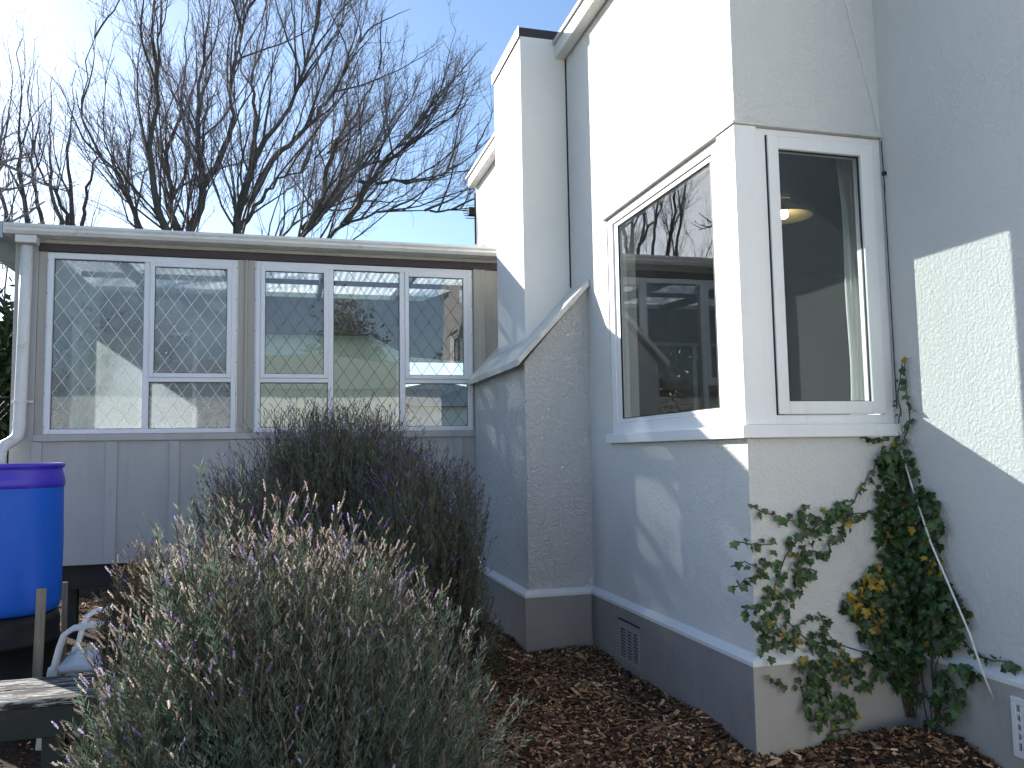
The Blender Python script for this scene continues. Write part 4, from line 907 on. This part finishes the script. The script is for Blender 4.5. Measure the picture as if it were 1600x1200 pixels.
def resample(P_, k):
    P_ = np.array(P_, float)
    # smooth the polyline (Catmull-Rom) and resample
    Q = [P_[0]*2-P_[1]]+list(P_)+[P_[-1]*2-P_[-2]]; out = []
    for i in range(1, len(Q)-2):
        for s_ in np.linspace(0, 1, 8, endpoint=False):
            a, b_, c, d = Q[i-1], Q[i], Q[i+1], Q[i+2]
            out.append(.5*((2*b_)+(-a+c)*s_+(2*a-5*b_+4*c-d)*s_**2+(-a+3*b_-3*c+d)*s_**3))
    out.append(P_[-1]); out = np.array(out); L_ = np.r_[0, np.cumsum(np.linalg.norm(np.diff(out, axis=0), axis=1))]
    return np.stack([np.interp(np.linspace(0, L_[-1], k), L_, out[:, c]) for c in range(3)], 1)
def bare_tree(stems, trunk_pts, label, scale, seed, dens=1.0, ell=None):
    def inside(B):
        if ell is None: return B
        q_ = (B[:, -1]-np.array(ell[0]))/np.array(ell[1]); return B[np.linalg.norm(q_, axis=1) < 1+.05*rng.standard_normal(len(B))]
    global rng; rng = np.random.default_rng(seed)
    base = trunk_pts[0]; root = empty('bare_tree', tuple(base), label, 'tree', 'bare trees behind the sunroom')
    tk = MB(); tk.tube(resample(trunk_pts, 10), np.linspace(.40, .28, 10)*scale, 14)
    par = []
    for r, P_ in stems:
        Q = resample(P_, 20); Q[1:-1] += rng.standard_normal((18, 3))*.035; par.append(Q)
        tk.tube(Q, np.maximum(.76*r*np.linspace(1, .06, 20)**1.35, .010), 9)
    tk.build('trunk', M['bark'], root, smooth=True)
    par = np.array(par); cen = np.array(trunk_pts[-1])+np.array([0, 0, .5])
    ln = np.linalg.norm(np.diff(par, axis=1), axis=2).sum(1)
    b1 = inside(grow(par, (ln*2.9*dens).astype(int), (2.0, 4.4), .26, .60, .40, 10, .25, cen, wig=.12))
    b2 = inside(grow(b1, int(9*dens), (.7, 1.8), .18, .55, .48, 7, .12, cen, wig=.15))
    b3 = inside(grow(b2, 8, (.3, .9), .18, .45, .52, 5, .12, cen, wig=.18))
    br_ = MB(); V, F = tubes(b1, np.linspace(.027, .0052, 10)[None].repeat(len(b1), 0)*rng.uniform(.75, 1.25, (len(b1), 1))*scale**.5, 5); br_.add(V, F); br_.build('branches', M['bark'], root)
    cr = MB()
    for b_, r0_, r1_, sd_ in ((b2, .0070, .0033, 4), (b3, .0036, .0022, 3)):
        V, F = tubes(b_, np.linspace(r0_, r1_, b_.shape[1])[None].repeat(len(b_), 0)*rng.uniform(.75, 1.25, (len(b_), 1))*scale**.5, sd_); cr.add(V, F)
    # hanging seed balls and last dry leaves
    k = rng.choice(len(b3), int(len(b3)*.10), replace=False); p = b3[k, -1]+np.array([0, 0, -.04])
    t = norm(rng.standard_normal(p.shape)); V, F = blades(p, t, perp(t), rng.uniform(.025, .05, len(p)), rng.uniform(.02, .035, len(p))); cr.add(V, F)
    cr.build('crown', M['twig'], root)
bare_tree(STEMS, [(-1.3, 19.0, -.2), (-1.32, 19.02, 1.6), (-1.34, 19.0, 3.75)], 'wide bare tree with many spreading limbs rising behind the sunroom', 1.0, 31, 1.0, ((.1, 19.0, 7.0), (5.3, 5.4, 6.8)))
LT = STEMS_LEFT
bare_tree([LT[0], LT[1], LT[6], LT[7]], [(-5.9, 22, -.2), (-5.92, 22, 1.5), (-5.93, 22, 3.4)], 'slender bare tree at the left edge of the picture', .55, 37, .8, ((-6.3, 22, 6.5), (2.0, 2.0, 6.4)))
bare_tree([LT[2], LT[3], LT[4], LT[5]], [(-5.05, 22, -.2), (-5.06, 22, 1.5), (-5.07, 22, 3.1)], 'stubby bare tree with an ivy dark trunk between the slender tree and the wide tree', .6, 41, .8, ((-5.4, 22, 6.0), (1.6, 1.8, 5.6)))
# leaning trunk and hedge seen left of the sunroom
rng = np.random.default_rng(51)
def leafy(label, name, cat, c, R, n, cols, probs, ls, trunk=True, group=None):
    root = empty(name, (c[0], c[1], 0), label, cat, group)
    K = max(6, n//140); cl = norm(rng.standard_normal((K, 3)))*rng.uniform(.35, 1, (K, 1))*np.array(R)*.82+np.array(c)
    i = rng.integers(0, K, n); p = cl[i]+rng.standard_normal((n, 3))*np.array(R)*.20
    p[:, 2] = np.maximum(p[:, 2], .1)
    t = norm(rng.standard_normal((n, 3))+np.array([0, 0, -.3])); V, F = blades(p, t, perp(t), rng.uniform(*ls, n), rng.uniform(ls[0]*.4, ls[1]*.5, n))
    m = MB(); m.add(V, F, rep(pick(cols, probs, n, .2), 4)); m.build('crown', M['treeleaf'], root)
    tr = MB(); tr.tube([(c[0], c[1], -.1), (c[0]+.05, c[1], c[2]*.6), (c[0], c[1], c[2]+R[2]*.3)], np.array([.1, .08, .03])*max(.5, R[2]*.6), 9)
    for q_ in cl[::3]: tr.tube([(c[0], c[1], c[2]*.55), tuple((np.array([c[0], c[1], c[2]])*.5+q_*.5)), tuple(q_)], [.05, .03, .01], 5)
    tr.build('trunk', M['bark'], root)
dg = [(.025,.045,.015), (.04,.065,.02), (.07,.09,.03)]
for k, x in enumerate((-6.6, -5.0, -3.5, -1.6, .2)):
    leafy(('tall dark shrub beyond the wire fence, leftmost of the row', 'dark shrub beyond the wire fence, second from the left', 'dark shrub beyond the fence at the left corner of the sunroom', 'dark shrub seen through the misted left sunroom window', 'dark shrub hidden behind the green sunroom wall')[k], 'shrub', 'shrub', (x, 13.9+.4*(k % 2), 1.55 if k in (0, 1, 4) else 2.2), (1.0, .6, 1.5 if k in (0, 1, 4) else 2.15), 9000 if k in (2, 3) else 6000, dg, [.5,.35,.15], (.09, .19) if k in (2, 3) else (.06, .14), group='shrubs beyond the fence')
leafy('dark leafy shrub outside the rear sunroom opening at right', 'shrub', 'shrub', (1.75, 13.2, 1.2), (.45, .5, 1.2), 1500, dg, [.5,.35,.15], (.06, .12), group='shrubs beyond the fence')
lt = empty('leaning_tree', (-6.2, 15.5, 0), 'dark leaning trunk with a thick low limb left of the sunroom', 'tree')
tm = MB(); tm.tube(resample([(-6.4, 15.5, -.1), (-5.5, 15.4, 2.4), (-4.95, 15.3, 3.05), (-4.5, 15.2, 3.2), (-4.0, 15.2, 3.3)], 14), np.linspace(.22, .14, 14), 10); tm.tube(resample([(-5.2, 15.35, 2.8), (-4.95, 15.2, 4.0), (-5.0, 15.2, 5.2), (-4.75, 15.2, 6.6)], 12), np.linspace(.14, .07, 12), 9); tm.build('trunk', M['bark'], lt, smooth=True)
b1 = grow(np.array([resample([(-5.2, 15.35, 2.8), (-4.95, 15.2, 4.0), (-5.0, 15.2, 5.2), (-4.75, 15.2, 6.6)], 12)]), 34, (.8, 2.0), .2, .2, .6, 7, .1, np.array([-5, 15.3, 3.])); b2 = grow(b1, 7, (.4, .9), .2, .3, .6, 5, .15, np.array([-5, 15.3, 3.])); b3 = grow(b2, 4, (.2, .4), .2, .3, .6, 4, .15, np.array([-5, 15.3, 3.]))
cm = MB()
for b_, r0_, r1_, s_ in ((b1, .03, .009, 5), (b2, .01, .005, 4), (b3, .005, .0035, 3)):
    V, F = tubes(b_, np.linspace(r0_, r1_, b_.shape[1])[None].repeat(len(b_), 0), s_); cm.add(V, F)
cm.build('crown', M['twig'], lt)
# wire fence
fe = empty('wire_fence', (-4.5, 13, 0), 'dark chain link fence left of the sunroom', 'fence')
fm = MB(); P1 = []
for k in range(-40, 46):
    for s_ in (1, -1):
        x0 = -7+k*.085; t0, t1 = 0, 2.35; xa, xb = x0, x0+s_*2.35*.8
        lo, hi = -7., -2.75
        ta = max(0, ((lo-x0)/(.8*s_)) if s_ > 0 else ((hi-x0)/(.8*s_))); tb = min(2.35, ((hi-x0)/(.8*s_)) if s_ > 0 else ((lo-x0)/(.8*s_)))
        if tb-ta > .02: P1.append([(x0+.8*s_*ta, 13+.004*s_, ta), (x0+.8*s_*tb, 13+.004*s_, tb)])
V, F = tubes(np.array(P1), np.full((len(P1), 2), .003), 3); fm.add(V, F); fm.build('wire_mesh', M['black'], fe)
for x in (-7, -4.9, -2.75): MB().tube([(x, 13, -.1), (x, 13, 2.45)], .03, 10).build('post', M['black'], fe)
MB().tube([(-7, 13, 2.38), (-2.75, 13, 2.38)], .02, 8).build('rail', M['black'], fe)
# neighbours
def cottage(c, wx, wy, h, rh, label, wallc, roofc, facing):
    x, y = c; root = empty('neighbour_house', (x, y, 0), label, 'house', 'neighbouring houses')
    MB().box(x-wx/2, x+wx/2, y-wy/2, y+wy/2, 0, h).build('wall', wallc, root)
    MB().prism([(x-wx/2-.4, h), (x+wx/2+.4, h), (x, h+rh)], 'y', y-wy/2-.4, y+wy/2+.4).build('roof', roofc, root)
    yy_ = y-facing*wy/2
    for k in (-1, 0, 1):
        xx_ = x+k*wx*.3; o = MB().box(xx_-.6, xx_+.6, min(yy_, yy_-facing*.05), max(yy_, yy_-facing*.05), 1.1, 2.3).build('window', M['alu'], root)
        MB().box(xx_-.52, xx_+.52, min(yy_-facing*.055, yy_-facing*.051), max(yy_-facing*.055, yy_-facing*.051), 1.18, 2.22).build('pane', M['rubber'], o)
cottage((5.2, 33), 9, 7, 3.2, .9, 'pale house beyond the rear sunroom opening', M['coping'], paint('grey_roof', (.30,.31,.33), .6, .1, 3, 0), 1)

cottage((0.5, -12.8), 20, 8, 3.4, 1.0, 'long white weatherboard house across the driveway behind the camera, added to bounce sunlight', M['smooth'], paint('slate_roof', (.17,.17,.165), .7, .15, 3, 0), -1)  # added and sized to bounce sun onto camera-facing walls; seen only in reflections
for k, (x, y, hh) in enumerate(((-7.5, -27, 8.5), (3.0, -28, 10), (9.5, -26, 8))):
    leafy(('tall leafy tree behind the white neighbouring house, left one', 'tallest leafy tree behind the white neighbouring house', 'leafy tree at the right end of the white neighbouring house')[k], 'leafy_tree', 'tree', (x, y, hh*.6), (2.6, 2.6, hh*.4), 5000, [(.04,.065,.02), (.06,.09,.03), (.09,.11,.04)], [.4,.4,.2], (.18, .4), group='leafy trees behind the neighbouring house')

# tall hedge added far behind the sunroom to block bright low sky in reflections
rng = np.random.default_rng(77)
hd = empty('hedge', (-7, 27, 0), 'long dark evergreen hedge added far behind the wire fence to block bright low sky', 'hedge')
n = 16000; p = np.stack([rng.uniform(-17, 3, n), 27+rng.normal(0, .8, n), 5.9*rng.random(n)**.8], 1); p[:, 2] += .35*np.sin(p[:, 0]*1.7)
t = norm(rng.standard_normal((n, 3))); V, F = blades(p, t, perp(t), rng.uniform(.25, .55, n), rng.uniform(.16, .34, n))
m = MB(); m.add(V, F, rep(pick(dg, [.5,.35,.15], n, .2), 4)); m.build('foliage', M['treeleaf'], hd)
for x in range(-16, 3, 3): MB().tube([(x, 27, -.1), (x+.1, 27, 2.6), (x, 27, 5.2)], [.16, .11, .03], 8).build('trunk', M['bark'], hd)
